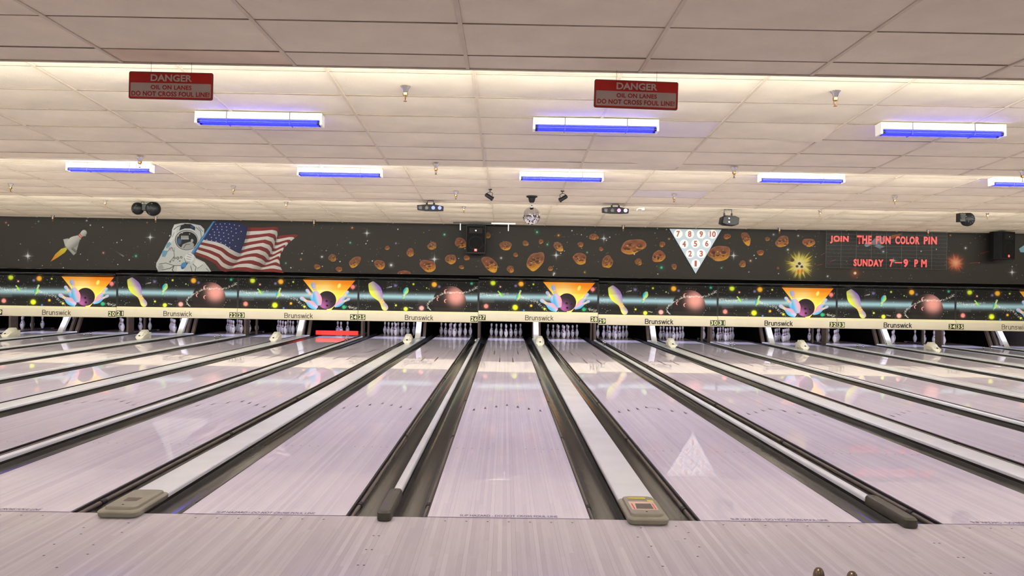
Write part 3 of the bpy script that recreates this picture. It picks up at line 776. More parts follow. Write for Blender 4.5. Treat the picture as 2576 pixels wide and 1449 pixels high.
def trail(cv, pts, n, spread, rs, seed):
    q = np.random.default_rng(seed); P = np.array(pts, float); seg = np.hypot(*np.diff(P, axis=0).T); cum = np.r_[0, np.cumsum(seg)]
    for _ in range(n):
        t = q.uniform(0, cum[-1]); x = np.interp(t, cum, P[:, 0])+q.normal(0, spread); y = np.interp(t, cum, P[:, 1])+q.normal(0, spread)
        cv.disc(x, y, q.uniform(*rs), (235, 232, 220), alpha=q.uniform(.5, 1))
def orb(cv, x, y, r, col):
    cv.glow(x, y, r*1.25, col, 0.45); cv.disc(x, y, r, col, soft=r*0.5); cv.glow(x, y, r*0.55, np.minimum(np.array(col)*1.15+15, 255), 0.6)

AW, AH = 1190.0, 306.0
MW, MH = PAIR-0.012, 0.84
def mask_art(kind):
    C, R = 600, 152
    X, Y = np.meshgrid(np.linspace(0, AW, C), np.linspace(0, AH, R))
    cv = Canvas(X, Y, (33, 31, 29))
    q = np.random.default_rng(11+kind)
    band = np.exp(-((Y-160)/34)**2)[..., None]*0.95
    cv.rgb = cv.rgb*(1-band)+np.array((150, 188, 200.0))*band
    for _ in range(150):
        cv.disc(q.uniform(0, AW), q.uniform(0, AH), q.uniform(1.2, 3.2), (225, 222, 212), alpha=q.uniform(.4, 1))
    if kind == 0:
        for i in range(7): cv.line([(40, 165+i*9), (155, 165+i*9)], 1.3, (150, 160, 160), 0.5)
        trail(cv, [(10, 132), (120, 148), (220, 138), (300, 125)], 170, 7, (1, 2.6), 1); trail(cv, [(380, 150), (460, 168), (580, 208), (640, 262), (690, 300)], 190, 8, (1, 2.8), 2)
        trail(cv, [(1095, 268), (1175, 290)], 60, 6, (1, 2.8), 3); trail(cv, [(150, 70), (330, 60), (640, 40)], 30, 40, (1, 2), 4)
        for x, y, r, c in ((140, 20, 25, (196, 214, 50)), (420, 26, 25, (240, 168, 50)), (367, 46, 13, (110, 100, 150)), (214, 58, 9, (230, 150, 140)), (543, 27, 9, (190, 205, 70)), (1135, 68, 22, (226, 120, 120)),
                           (365, 266, 27, (200, 214, 40)), (75, 258, 22, (226, 128, 118)), (524, 246, 12, (236, 170, 50)), (658, 276, 11, (200, 214, 60)), (452, 295, 9, (60, 120, 180)), (1050, 274, 19, (40, 150, 100))):
            orb(cv, x, y, r, c)
        tri = [(640, 2), (1158, 2), (905, 330)]
        cv.poly(tri, (250, 136, 30), col2=(255, 236, 96), axis=((900, 0), (880, 165)))
        cv.glow(850, 120, 110, (255, 244, 180), 0.7); cv.poly([(930, 3), (1140, 3), (960, 230), (930, 230)], (255, 150, 20), 0.18)
        for i in range(16): cv.line([(700+i*7, 12+i*9), (930, 12+i*9)], 0.9, (214, 120, 30), 0.35)
        cv.ell(1000, 58, 15, 26, 0.35, (255, 232, 120), soft=5); 
        pin_shape(cv, (190, 100), (235, 152), 26, (60, 170, 60), (200, 220, 70)); pin_shape(cv, (418, 88), (385, 185), 40, (220, 216, 60), (30, 150, 170))
        PK, BL = (246, 156, 178), (70, 168, 216)
        pin_shape(cv, (672, 98), (790, 240), 66, PK, BL); pin_shape(cv, (1092, 108), (985, 262), 62, BL, PK); pin_shape(cv, (1110, 186), (955, 268), 52, BL, PK)
        cv.glow(955, 190, 20, (0, 0, 0), 0.0)
        def ball(Xa, Ya):
            d = np.hypot(Xa-880, Ya-206); m = np.clip((92-d)/2+0.5, 0, 1)
            k = np.exp(-((Xa-838)**2+(Ya-262)**2)/70**2)[..., None]; col = np.array((40, 34, 38.0))*(1-k)+np.array((165, 90, 150.0))*k; return m, col
        cv.shape(ball, (780, 980, 110, 302))
        pin_shape(cv, (614, 182), (785, 290), 74, PK, BL); pin_shape(cv, (736, 28), (806, 262), 88, PK, BL)
        for x, y, r in ((877, 216, 11), (884, 262, 11), (925, 222, 7)): cv.ell(x, y, r, r*0.9, 0.3, (18, 14, 18)); cv.ell(x-2, y+3, r*.5, r*.4, 0, (60, 40, 60))
    else:
        for i in range(9): cv.line([(275, 10+i*15), (390, 10+i*15)], 1.3, (120, 124, 120), 0.45)
        for i in range(7): cv.line([(592, 165+i*11), (705, 165+i*11)], 1.3, (150, 160, 160), 0.45)
        for x, y, r, c in ((750, 30, 25, (240, 168, 50)), (800, 50, 13, (100, 94, 140)), (365, 46, 14, (104, 98, 150)), (543, 29, 10, (196, 210, 70)), (372, 248, 10, (196, 210, 70)), (470, 284, 20, (200, 214, 60)),
                           (627, 272, 23, (232, 150, 140)), (1122, 14, 13, (50, 160, 120)), (675, 66, 6, (190, 205, 70))):
            orb(cv, x, y, r, c)
        def planet(Xa, Ya):
            d = np.hypot(Xa-905, Ya-205); m = np.clip((165-d)/2+0.5, 0, 1)
            k = np.exp(-(((Xa-968)/98)**2+((Ya-142)/104)**2)**1.6)[..., None]*0.97; col = np.array((40, 34, 32.0))*(1-k)+np.array((224, 152, 142.0))*k; return m, col
        cv.shape(planet, (735, 1075, 36, 306))
        for x, y, r in ((870, 98, 22), (795, 178, 19), (870, 196, 20)):
            def cres(Xa, Ya, x=x, y=y, r=r):
                o1 = np.clip((r-np.hypot(Xa-x, Ya-y))/2+0.5, 0, 1); o2 = np.clip((r*0.95-np.hypot(Xa-x-r*.42, Ya-y-2))/2+0.5, 0, 1)
                return o1*(1-o2), np.array((232, 156, 146.0))
            cv.shape(cres, (x-r, x+r, y-r, y+r))
        trail(cv, [(718, 290), (690, 262), (688, 215), (760, 165), (850, 112), (960, 108), (1070, 104), (1130, 80), (1185, 38)], 420, 6, (1.1, 2.9), 5)
        trail(cv, [(20, 160), (120, 175)], 30, 14, (1, 2.2), 6); trail(cv, [(280, 70), (330, 58)], 40, 4, (1, 2.4), 7); trail(cv, [(500, 266), (545, 276)], 30, 3, (1, 2.2), 8)
        pin_shape(cv, (280, 300), (118, 18), 122, (216, 226, 60), (140, 110, 190), band=(250, 170, 70)); pin_shape(cv, (440, 178), (482, 66), 52, (32, 160, 190), (190, 210, 80))
    xs = np.linspace(-MW/2, MW/2, C); zs = np.linspace(MH, 0, R)
    PX, PZ = np.meshgrid(xs, zs); P = np.stack([PX, np.zeros_like(PX), PZ], -1)
    return cv.mesh('art_panel', P, 1.2)
ART = [mask_art(0), mask_art(1)]
fas_prof = [(0.03, 0.0), (-0.035, 0.0), (-0.048, 0.018), (-0.05, 0.10), (-0.046, 0.225), (0.03, 0.225)]
fas_me = MB().extrude_x(fas_prof, -MW/2, MW/2).mesh('fascia', CREAM)
fas2_me = MB().extrude_x([(0.03, 0.225), (-0.046, 0.225), (-0.018, 0.292), (0.03, 0.292)], -MW/2, MW/2).mesh('fascia_top', CREAM2)
roll_me = MB().extrude_x([(0.2, 0.0)]+[(0.06-0.13*math.sin(math.pi*i/10)**0.8, 0.165*i/10) for i in range(8)]+[(0.06, 0.19), (0.07, 0.30), (0.2, 0.30)], -MW/2, MW/2).mesh('top_roll', BLKG, 50)
back_me = MB().box(-MW/2, MW/2, 0.004, 0.05, 0.0, 1.30).mesh('backing', BLKM)
seam_me = MB().box(-0.012, 0.012, -0.006, 0.004, 0.0, 1.0).mesh('edge_strip', BLKM)
def arc(cx, cy, rx, ry, a0, a1, n=10): return [(cx+rx*math.cos(math.radians(a0+(a1-a0)*i/n)), cy+ry*math.sin(math.radians(a0+(a1-a0)*i/n))) for i in range(n+1)]
GL = {'B': (.66, [[(.06, 0), (.06, 1)], [(.06, .94)]+arc(.36, .735, .2, .205, 90, -90)+[(.06, .53)], [(.06, .53)]+arc(.38, .295, .225, .235, 90, -90)+[(.06, .06)]]),
      'r': (.34, [[(.06, 0), (.06, .73)], [(.06, .40), (.08, .53), (.15, .64), (.33, .67)]]), 'u': (.5, [[(.06, .73), (.06, .25)]+arc(.245, .25, .185, .19, 180, 360)+[(.43, .73)], [(.43, .3), (.43, 0)]]),
      'n': (.5, [[(.06, 0), (.06, .73)], [(.06, .4)]+arc(.245, .48, .185, .19, 180, 0)+[(.43, 0)]]), 's': (.48, [[(.42, .53), (.38, .63), (.25, .675), (.12, .63), (.085, .53), (.14, .44), (.27, .375), (.39, .31), (.43, .2), (.38, .1), (.25, .055), (.11, .1), (.06, .21)]]),
      'w': (.72, [[(.02, .73), (.2, .04), (.36, .69), (.52, .04), (.70, .73)]]), 'i': (.12, [[(.06, 0), (.06, .73)], [(.06, .87), (.06, 1.0)]]), 'c': (.47, [arc(.265, .365, .205, .31, 48, 312, 18)]),
      'k': (.46, [[(.06, 0), (.06, 1)], [(.41, .73), (.07, .31)], [(.19, .45), (.44, 0)]])}
def stroke_text(word, w, h, m, sw):
    """grotesque lettering from even strokes, fitted to w x h and centred"""
    mb = MB(); x = 0.0
    for ch in word:
        adv, strokes = GL[ch]
        for st_ in strokes:
            for i, ((x0, y0), (x1, y1)) in enumerate(zip(st_[:-1], st_[1:])):
                L_ = max(math.hypot(x1-x0, y1-y0), 1e-6); nx, ny = -(y1-y0)/L_*sw/2, (x1-x0)/L_*sw/2
                mb.add([(x+x0+nx, 0, y0+ny), (x+x0-nx, 0, y0-ny), (x+x1-nx, 0, y1-ny), (x+x1+nx, 0, y1+ny)], [(0, 1, 2, 3)])
                if i > 0: mb.add([(x+x0+sw/2*math.cos(a), 0, y0+sw/2*math.sin(a)) for a in [math.pi*k/5 for k in range(10)]], [tuple(range(10))])
        x += adv+.085
    x -= .085
    mb.v = [((px-x/2)/x*w, 0.0, (pz-0.5)*h) for px, _, pz in mb.v]
    return mb.mesh('lettering', m)
txt = {i: stroke_text('Brunswick', 0.79, 0.142, m, b) for i, (m, b) in enumerate(((LETT, 0.115), (LETTB, 0.15), (LETTF, 0.11)))}
plate_me = MB().box(-0.098, 0.098, -0.006, 0.0, -0.075, 0.075).mesh('number_plate', PLATE)
for k in range(-5, 5):
    n = 27+2*k; kind = k % 2
    desc = 'black space-art masking unit with %s over lanes %s and %s' % ('ball and flying pins' if kind == 0 else 'yellow pin and pink planet', num(n), num(n+1)) if n < 35 else 'black space-art masking unit over lane thirty-five at the right edge'
    dz = {0: 0.045, -1: 0.0, 1: -0.005, -4: -0.02}.get(k, 0.0)
    t = thing('masking_unit', desc, 'masking unit', (seam_x(k)+PAIR/2, 16.38, 0.515+dz), group='masking units above the pins')
    put('backing', back_me, t)
    put('art_panel', ART[kind], t, (0, 0, 0.29))
    put('top_roll', roll_me, t, (0, -0.03, 1.132))
    fa = put('fascia', fas_me, t); put('fascia_top', fas2_me, t)
    for s in (-1, 1): put('edge_strip', seam_me, t, (s*(MW/2-0.008), 0.0, 0.29))
    w = put('lettering', txt[2 if n == 35 else (1 if n in (29, 31, 33) else 0)], fa, (0.03 if n < 35 else 0.0, -0.0515, 0.118))
    for s, nn_ in ((-1, n), (1, n+1)):
        pl = put('number_plate', plate_me, t, (s*(MW/2-0.108), -0.049, 0.105), (0, rng.uniform(-0.03, 0.03), 0))
        put('number', text_mesh(str(nn_), 0.165, 0.115, DIGIT, 'xz', bold=0.018, spacing=1.2), pl, (0, -0.0075, 0))

# ------------------------------------------------------------------ the painted space wall
WY = 13.49
MGAIN = 0.30          # darkens all the wall paint to offset the strong cove light on it
Z0, Z1 = 1.80, 3.045
xs = np.concatenate([np.arange(XL, -12.6, 0.04), np.arange(-12.6, 12.9, 0.0093), np.arange(12.9, XR+0.001, 0.04)]); xs[-1] = XR
zs = np.linspace(Z1, Z0, 132)
PX, PZ = np.meshgrid(xs, zs); P = np.stack([PX, np.full_like(PX, WY), PZ], -1)
UX, UY = project(P.reshape(-1, 3)); UX = UX.reshape(PX.shape); UY = UY.reshape(PX.shape)
cv = Canvas(UX, UY, (56, 52, 48))
cv.px = 0.97
q = np.random.default_rng(5)
for _ in range(620):
    cv.disc(q.uniform(-260, 2900), q.uniform(545, 705), q.uniform(0.4, 1.0), (225, 222, 214), alpha=q.uniform(.4, 1.0))
for _ in range(70):
    cv.disc(q.uniform(0, 2576), q.uniform(560, 700), q.uniform(1.0, 1.7), (250, 250, 245))
for x, y, r, c in ((15, 560, 3, (200, 80, 70)), (97, 557, 2, (120, 200, 170)), (218, 555, 2, (220, 220, 220)), (260, 636, 3, (230, 140, 130)), (342, 644, 4, (80, 190, 140)), (370, 560, 2, (220, 120, 60)),
                   (886, 573, 3, (230, 140, 50)), (881, 610.5, 3, (80, 190, 150)), (757, 652, 2.5, (220, 150, 60)), (719, 662, 2.5, (80, 190, 150)), (996, 612, 2.5, (150, 150, 200)), (984, 667, 4.5, (240, 245, 250)), (1118, 590, 3.5, (90, 200, 150)),
                   (1066, 585, 1.5, (210, 90, 60)), (810, 646, 3, (240, 240, 240)), (1351, 584, 4, (60, 190, 130)), (1377, 615, 3, (80, 190, 150)), (1260.5, 649, 3, (240, 240, 245)), (1394, 688, 3.5, (225, 225, 240)), (1405, 592, 3.5, (230, 150, 50)), (1477, 635, 2.5, (80, 200, 150)),
                   (1471, 685, 2.5, (225, 190, 70)), (1664, 673, 5, (50, 180, 140)), (1683, 601, 2.5, (230, 160, 70)), (1946, 590, 3, (180, 180, 240)), (1888, 656, 3, (240, 190, 130)), (1815, 674, 2.5, (80, 190, 150)), (1982, 628, 3, (240, 240, 240)),
                   (2082, 695, 2.5, (245, 245, 245)), (2008, 593, 2.2, (240, 240, 240)), (2429, 624, 3, (240, 240, 240)), (2222, 633, 3, (240, 240, 240)), (2391, 592, 2.2, (230, 140, 60)), (906, 683, 2, (70, 60, 150))):
    cv.glow(x, y, r*1.3, c, 0.55); cv.disc(x, y, r*0.55, np.minimum(np.array(c)+40, 255))
for x, y, r in ((70, 644, 22), (378, 597, 18), (923, 586.5, 15), (1093, 652, 20), (1399, 642, 18), (1519, 600, 17), (1845.5, 643, 17), (2248, 656, 14), (2546, 685, 16)):
    cv.sparkle(x, y, r, (225, 235, 240))

def asteroid(x, y, rx, ry, deg, seed):
    g = np.random.default_rng(seed); a1, a2, a3 = g.uniform(0, 6.28, 3); rot = math.radians(deg); c, s_ = math.cos(rot), math.sin(rot)
    R = max(rx, ry)*1.25; big = min(rx, ry) > 7
    cr = [(g.uniform(-.6, .65), g.uniform(-0.45, .75), g.uniform(.09, .2)) for _ in range(7 if big else 3)]
    hl = [(g.uniform(-.5, .5), g.uniform(-.5, .3), g.uniform(.04, .07)) for _ in range(4)]
    red = g.uniform(0, 1)
    def fn(X, Y):
        dx, dy = X-x, Y-y; u = (dx*c+dy*s_)/rx; v = (-dx*s_+dy*c)/ry; th = np.arctan2(v, u); rad = np.hypot(u, v)
        Rr = 1+0.07*np.sin(2*th+a1)+0.06*np.sin(3*th+a2)+0.03*np.sin(5*th+a3); e = Rr-rad
        m = np.clip(e*min(rx, ry)/0.95+0.5, 0, 1)
        uu, vv = dx/rx, dy/ry
        base = np.array((108, 70, 48.0))*(1-red*0.45)+np.array((134, 62, 36.0))*red*0.45
        k = np.clip((0.75*vv+0.25*uu)*1.25-0.05, 0, 1)[..., None]; col = base*(1-k)+np.array((196, 140, 38.0))*k
        top = np.clip(-vv*0.9-0.1, 0, 1)[..., None]; col = col*(1-top*.4)+np.array((112, 78, 62.0))*top*.4
        nz = (np.sin(uu*7+a1*3)*np.sin(vv*6+a2*2))[..., None]*10; col = col+nz
        for (cu, cw, r) in cr:
            d = np.hypot((uu-cu)/1.2, vv-cw)/r; kk = np.exp(-d**4)[..., None]*.8; col = col*(1-kk)+np.array((66, 36, 22.0))*kk
            if big:
                d2 = np.hypot((uu-cu)/1.2, vv-cw-0.05)/(r*1.25); k3 = (np.exp(-((d2-1)/.18)**2)*(vv > cw))[..., None]*.28; col = col*(1-k3)+np.array((244, 200, 96.0))*k3
        if big:
            for (cu, cw, r) in hl:
                kk = np.exp(-(np.hypot(uu-cu, vv-cw)/r)**2)[..., None]*.7; col = col*(1-kk)+np.array((246, 214, 160.0))*kk
        rim = np.exp(-((e-0.05)/0.05)**2)[..., None]*0.28; col = col*(1-rim)+np.array((196, 160, 108.0))*rim
        return m, np.clip(col*1.22, 0, 255)
    cv.shape(fn, (x-R, x+R, y-R, y+R))
for i, (x, y, rx, ry, d) in enumerate([(836, 648.6, 10, 9, -30), (798, 671, 8, 6, 0), (853, 677, 7.5, 6.5, 0), (892.7, 659, 16, 11.5, -40), (955.3, 665.5, 15, 10.5, 20), (974, 623.5, 6, 5, 0), (1032, 635, 9, 10.5, 20),
        (1016, 690, 17, 9.5, 0), (1076.5, 668.5, 22, 13.5, 15), (1087, 618.5, 11.5, 9.5, 0), (1134, 652, 14, 12, -20), (1174, 648.5, 7, 6.5, 0), (1161, 672, 6, 5, 0), (1159, 611, 15, 12.5, 15), (1228, 592, 6.5, 7, 0),
        (1272, 618, 16, 10.5, 5), (1232.5, 664.7, 23, 15, 42), (1322, 612, 8, 6, 10), (1297, 641, 6, 5, 0), (1284, 677, 9, 8.5, 0), (1347, 657, 28, 17.5, -55), (1361, 607.5, 6, 5.5, 0), (1405, 620.7, 15, 9, 42), (1385, 675.6, 6.5, 5.5, 0),
        (1458.6, 650.5, 18, 13.5, 18), (1460.6, 615, 7.5, 6, 0), (1493.7, 596, 12, 7.5, -5), (1512, 626.5, 5, 5, 0), (1528, 658.8, 16.5, 13, -65), (1593, 620, 31, 18.5, -10), (1657, 645, 16, 15, 0), (1666, 614.5, 7, 7, 30), (1606, 658.8, 8, 9, 0), (1696, 670.4, 6.5, 7, 0),
        (1810, 637, 28.5, 19, -15), (1829, 594.7, 9, 6.5, 0), (1877, 600.4, 17, 10.5, 62), (1930.7, 601, 6.5, 4.5, -10), (1968, 607.6, 18, 13, -18), (2034.5, 610, 15.5, 10.5, 10), (1913, 635.4, 9, 6.5, 10), (1868, 664, 8.5, 8, 20), (1957, 674, 3, 3, 0), (2104, 601, 12, 9, 0)]):
    asteroid(x, y, rx, ry, d, 100+i)
# comet, orange star
for i in range(14):
    t_ = i/13; cv.disc(277+t_*33, 623+t_*21, 0.5+t_*1.3, (190, 195, 195), alpha=0.1+0.55*t_**2)
cv.glow(2151, 687, 10, (190, 84, 40), 0.8); cv.disc(2151, 687, 3.5, (250, 236, 200))
# yellow burst and red burst
def burst(x, y, r, n, cols, core, seed):
    g = np.random.default_rng(seed); cv.glow(x, y, r*0.62, cols[0], 0.75)
    for i in range(n):
        a = 2*math.pi*i/n+g.uniform(-.12, .12); l = r*g.uniform(.55, 1.05); w = r*g.uniform(.09, .16)
        cv.poly([(x+w*math.sin(a), y-w*math.cos(a)), (x+l*math.cos(a), y+l*math.sin(a)), (x-w*math.sin(a), y+w*math.cos(a))], cols[i % len(cols)], g.uniform(.6, .95), soft=1.6)
    cv.glow(x, y, r*0.42, core, 0.85)
burst(2012, 666, 41, 34, [(244, 228, 62), (255, 244, 120), (226, 200, 50)], (255, 250, 225), 3)
for dx, dy, r in ((-1, -3, 4), (-7, 4, 3.5), (5, 5, 3.5), (-19, -12, 5)): cv.ell(2012+dx, 666+dy, r, r*.9, 0, (92, 66, 50))
for dx, dy in ((-4, 17), (5, 16)): cv.ell(2012+dx, 666+dy, 3, 5, 0.3, (240, 130, 30), soft=2)
burst(2404, 661, 27, 26, [(206, 88, 44), (226, 110, 60), (170, 62, 34)], (255, 200, 170), 4)
for (x0, y0, x1, y1) in ((2065, 642, 2075, 637), (2055, 668, 2069, 664), (2087, 659, 2103, 653), (2440, 662, 2465, 660), (2467, 638, 2488, 632), (2500, 657, 2514, 656)):
    cv.line([(x0, y0), (x1, y1)], 0.6, (190, 90, 60), 0.8)
# pin shuttles
def zz1(x, y): return (x/4.025, 540+y/4.025)
def Pz(pts): return [zz1(*p) for p in pts]
cv.poly(Pz([(510, 478), (560, 400), (620, 345), (672, 330), (680, 350), (655, 385), (590, 430)]), (232, 130, 30), col2=(214, 222, 60), axis=(zz1(520, 470), zz1(670, 340)))
cv.poly(Pz([(640, 250), (690, 240), (720, 300), (660, 320)]), (200, 200, 196)); cv.poly(Pz([(660, 320), (720, 300), (800, 280), (770, 390), (745, 412)]), (176, 176, 172))
pin_shape(cv, zz1(872, 165), zz1(680, 330), 27, (150, 150, 146), (222, 222, 218), band=(210, 70, 40))
cv.line([zz1(725, 345), zz1(765, 380)], 1.0, (70, 70, 70), .8); cv.line([zz1(735, 335), zz1(772, 366)], 0.7, (70, 70, 70), .6)
def zz4(x, y): return (1936+x/4.025, 540+y/4.025)
cv.poly([zz4(*p) for p in ((1180, 250), (1250, 205), (1340, 190), (1320, 215), (1240, 245), (1190, 260))], (226, 120, 40), col2=(180, 90, 40), axis=(zz4(1180, 250), zz4(1330, 195)))
cv.poly([zz4(*p) for p in ((1060, 320), (1110, 300), (1168, 325), (1115, 345))], (150, 164, 172)); cv.poly([zz4(*p) for p in ((1070, 225), (1120, 210), (1150, 260), (1090, 270))], (150, 158, 168))
pin_shape(cv, zz4(962, 310), zz4(1165, 250), 21, (190, 205, 214), (150, 170, 190), band=(220, 90, 50))
cv.poly([zz4(*p) for p in ((2525, 345), (2576, 310), (2640, 320), (2640, 385), (2540, 380))], (140, 190, 206))
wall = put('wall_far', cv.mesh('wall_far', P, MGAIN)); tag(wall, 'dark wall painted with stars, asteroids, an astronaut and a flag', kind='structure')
MB().box(XL, XR, WY+0.002, WY+0.008, Z0, Z1+0.05).build('backing', BLKM, wall)

# astronaut, finer patch of paint
ax = np.arange(386, 562, 0.5); ay = np.arange(556, 690.5, 0.5)
GX, GY = np.meshgrid(ax, ay)
d = AF[None, None]+AR*(GX[..., None]-1288)/FPX-AU*(GY[..., None]-724.5)/FPX
AP = AC+d*((WY-0.003-AC[1])/d[..., 1])[..., None]
av = Canvas(GX, GY, (56, 52, 48))
W1, W2, G1, G2, DK = (214, 219, 220), (236, 240, 240), (150, 156, 158), (104, 108, 110), (52, 50, 48)
av.poly(Pz([(1603, 575), (1580, 530), (1582, 490), (1612, 440), (1640, 385), (1662, 345), (1690, 290), (1735, 215), (1742, 150), (1765, 100), (1830, 86), (1900, 84), (1960, 94), (2030, 108), (2068, 145), (2066, 215), (2035, 300),
            (1985, 345), (1955, 395), (1985, 440), (2070, 480), (2110, 530), (2138, 575)]), W1, soft=.6)
av.poly(Pz([(1765, 100), (1745, 150), (1738, 215), (1700, 290), (1720, 300), (1775, 230), (1790, 150), (1830, 100)]), W2)
av.line(Pz([(1760, 150), (1800, 120), (1850, 104)]), .8, DK, .8); av.line(Pz([(1765, 180), (1745, 225)]), .6, G2, .8)
av.poly(Pz([(1815, 160), (1830, 115), (1870, 92), (1930, 95), (1975, 125), (1975, 160), (1930, 140), (1870, 140)]), (40, 40, 42)); av.ell(*zz1(1945, 125), 4.5, 2.6, .5, (50, 80, 160))
av.line(Pz([(1985, 130), (2030, 165), (2040, 230), (2010, 300)]), 1.6, G1, .9); av.line(Pz([(2010, 125), (2055, 170)]), .7, G2, .8)
av.ell(*zz1(1890, 258), 31.5, 27.5, 0, (226, 228, 228)); av.ell(*zz1(1890, 258), 29.5, 25.5, 0, (84, 86, 86)); av.ell(*zz1(1892, 258), 28, 24, 0, (206, 208, 208)); av.ell(*zz1(1893, 260), 26, 22, 0, (36, 35, 34))
av.ell(*zz1(1815, 270), 6, 9, .1, (70, 100, 140), soft=4)
for i in range(6): av.line(Pz([(1838+i*13, 215), (1840+i*13, 250)]), 0.9, (226, 226, 226))
av.line(Pz([(1835, 240), (1910, 240)]), .7, (200, 200, 200))
av.poly(Pz([(1830, 340), (1850, 300), (1900, 280), (1940, 270), (1965, 300), (1960, 335), (1900, 355), (1860, 350)]), (176, 178, 178), soft=2); av.line(Pz([(1860, 335), (1885, 300), (1920, 300)]), .8, (70, 70, 70), .8)
for a_, b_ in ((1845, 185), (1920, 195), (1808, 215), (1950, 265)): av.sparkle(*zz1(a_, b_), 4, (230, 230, 230))
av.ell(*zz1(1945, 262), 3.2, 4, 0, (190, 190, 190), soft=1.5)
# suit details
av.poly(Pz([(1645, 362), (1705, 365), (1672, 428), (1638, 425)]), (120, 170, 198), soft=.8); av.poly(Pz([(1690, 290), (1720, 275), (1735, 300), (1690, 345), (1680, 330)]), (130, 176, 200), soft=.8)
av.line(Pz([(1705, 365), (1735, 330), (1760, 370), (1765, 420), (1720, 480)]), .8, G2, .9)
for i in range(4): av.line(Pz([(1715+i*18, 325+i*4), (1710+i*18, 360+i*4)]), .9, G1, .8)
for x_, y_, r_ in ((1768, 440, 3), (1800, 440, 3.6), (1835, 432, 3), (1755, 465, 2), (1820, 470, 2)): av.disc(*zz1(x_, y_), r_, (70, 70, 68)); av.disc(*zz1(x_, y_), r_*.55, (206, 208, 206))
av.sparkle(*zz1(1722, 478), 6, (80, 90, 80))
av.line(Pz([(1610, 500), (1680, 490), (1760, 515), (1850, 515)]), .9, G2, .9); av.line(Pz([(1640, 560), (1720, 545), (1760, 520)]), .9, DK, .7); av.line(Pz([(1760, 520), (1745, 560), (1755, 575)]), 1.0, DK, .8)
av.poly(Pz([(1600, 520), (1640, 500), (1660, 540), (1620, 575), (1600, 575)]), G1, .6, soft=3); av.poly(Pz([(1980, 450), (2060, 490), (2020, 540), (1960, 510)]), W2, soft=2); av.line(Pz([(1955, 500), (1985, 530), (1975, 575)]), .9, G2, .9); av.line(Pz([(2000, 545), (2050, 510)]), .8, G1)
av.line(Pz([(2090, 545), (2120, 575)]), 1.2, G1); av.line(Pz([(1930, 520), (1945, 575)]), .8, G2)
av.poly(Pz([(1795, 520), (1870, 530), (1860, 570), (1790, 575)]), W2, soft=1.5)
# flag staff and glove
av.line(Pz([(2170, 72), (1858, 530)]), 3.9, (52, 112, 172)); av.line(Pz([(2164, 72), (1852, 528)]), 1.3, (104, 164, 214)); av.ell(*zz1(1858, 515), 6.5, 8.5, .5, (86, 150, 206)); av.ell(*zz1(1848, 540), 3.5, 3, 0, (60, 110, 160))
av.poly(Pz([(1885, 400), (1930, 385), (1965, 410), (1960, 460), (1920, 490), (1880, 480), (1865, 440)]), W2, soft=.8)
for i in range(4): av.line(Pz([(1880+i*7, 470-i*24), (1925+i*5, 478-i*22)]), .7, G1); 
av.line(Pz([(1868, 442), (1880, 482), (1920, 490)]), .7, G2)
# keep only the figure: drop cells that still show plain wall paint
sel = np.abs(av.rgb-np.array((56, 52, 48))).sum(-1) > 6
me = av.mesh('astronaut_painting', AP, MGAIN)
bm = bmesh.new(); bm.from_mesh(me); bm.verts.ensure_lookup_table(); flat = sel.ravel()
dele = [fc for fc in bm.faces if not any(flat[v.index] for v in fc.verts)]
bmesh.ops.delete(bm, geom=dele, context='FACES'); bm.to_mesh(me); bm.free()
tag(put('astronaut_painting', me, wall), 'painted white astronaut holding a blue flagstaff')

# painted flag: stripes follow two wavy edges
def curve(pts, n):
    pts = np.array(pts, float); t = pts[:, 0]; u = np.linspace(0, 1, n); return np.stack([np.interp(u, t, pts[:, 1]), np.interp(u, t, pts[:, 2])], 1)
NU = 61
TT = curve([(0, 538, 560), (.15, 572, 557), (.28, 604, 561), (.37, 624, 572), (.5, 662, 572.5), (.62, 690, 570.5), (.68, 701, 572), (.72, 702, 582), (.755, 697, 593.5), (.85, 722, 591), (.96, 746, 589.5), (1, 751, 592)], NU)
BB = curve([(0, 489, 640), (.12, 518, 651), (.22, 542, 664), (.29, 553, 679), (.34, 566, 684.5), (.45, 590, 680), (.56, 612, 680.5), (.66, 630, 684.5), (.75, 645, 684), (.87, 676, 683), (1, 714, 687)], NU)
MID = curve([(0, 0, 0), (.28, 0, 0), (.37, 8, 6), (.5, 4, 0), (.62, -2, -3), (.72, 6, 4), (.78, 8, 5), (.9, -2, -4), (1, -26, 0)], NU)
vs, fs, cl = [], [], []
def flag_pt(iu, v):
    a, b = TT[iu], BB[iu]; return a*(1-v)+b*v+MID[iu]*(4*v*(1-v))
def fw(p, dd=0.0035): return tuple(onY(p[0], p[1], WY-dd))
sh = np.interp(np.linspace(0, 1, NU), [0, .15, .3, .37, .40, .5, .62, .70, .755, .77, .88, 1], [.96, 1, .9, .74, 1.0, 1.02, 1.0, .78, .72, 1.0, 1.02, .92])
RD, WHT, NV = np.array((138, 50, 46.)), np.array((226, 222, 218.)), np.array((42, 52, 104.))
for s_ in range(13):
    for iu in range(NU-1):
        v0, v1 = s_/13, (s_+1)/13
        pts = [flag_pt(iu, v1), flag_pt(iu+1, v1), flag_pt(iu+1, v0), flag_pt(iu, v0)]
        canton = iu < int(.37*NU) and s_ < 7
        c_ = (NV if canton else (RD if s_ % 2 == 0 else WHT))*sh[iu]
        o_ = len(vs); vs += [fw(p_) for p_ in pts]; fs.append((o_, o_+1, o_+2, o_+3)); cl += [c_]*4
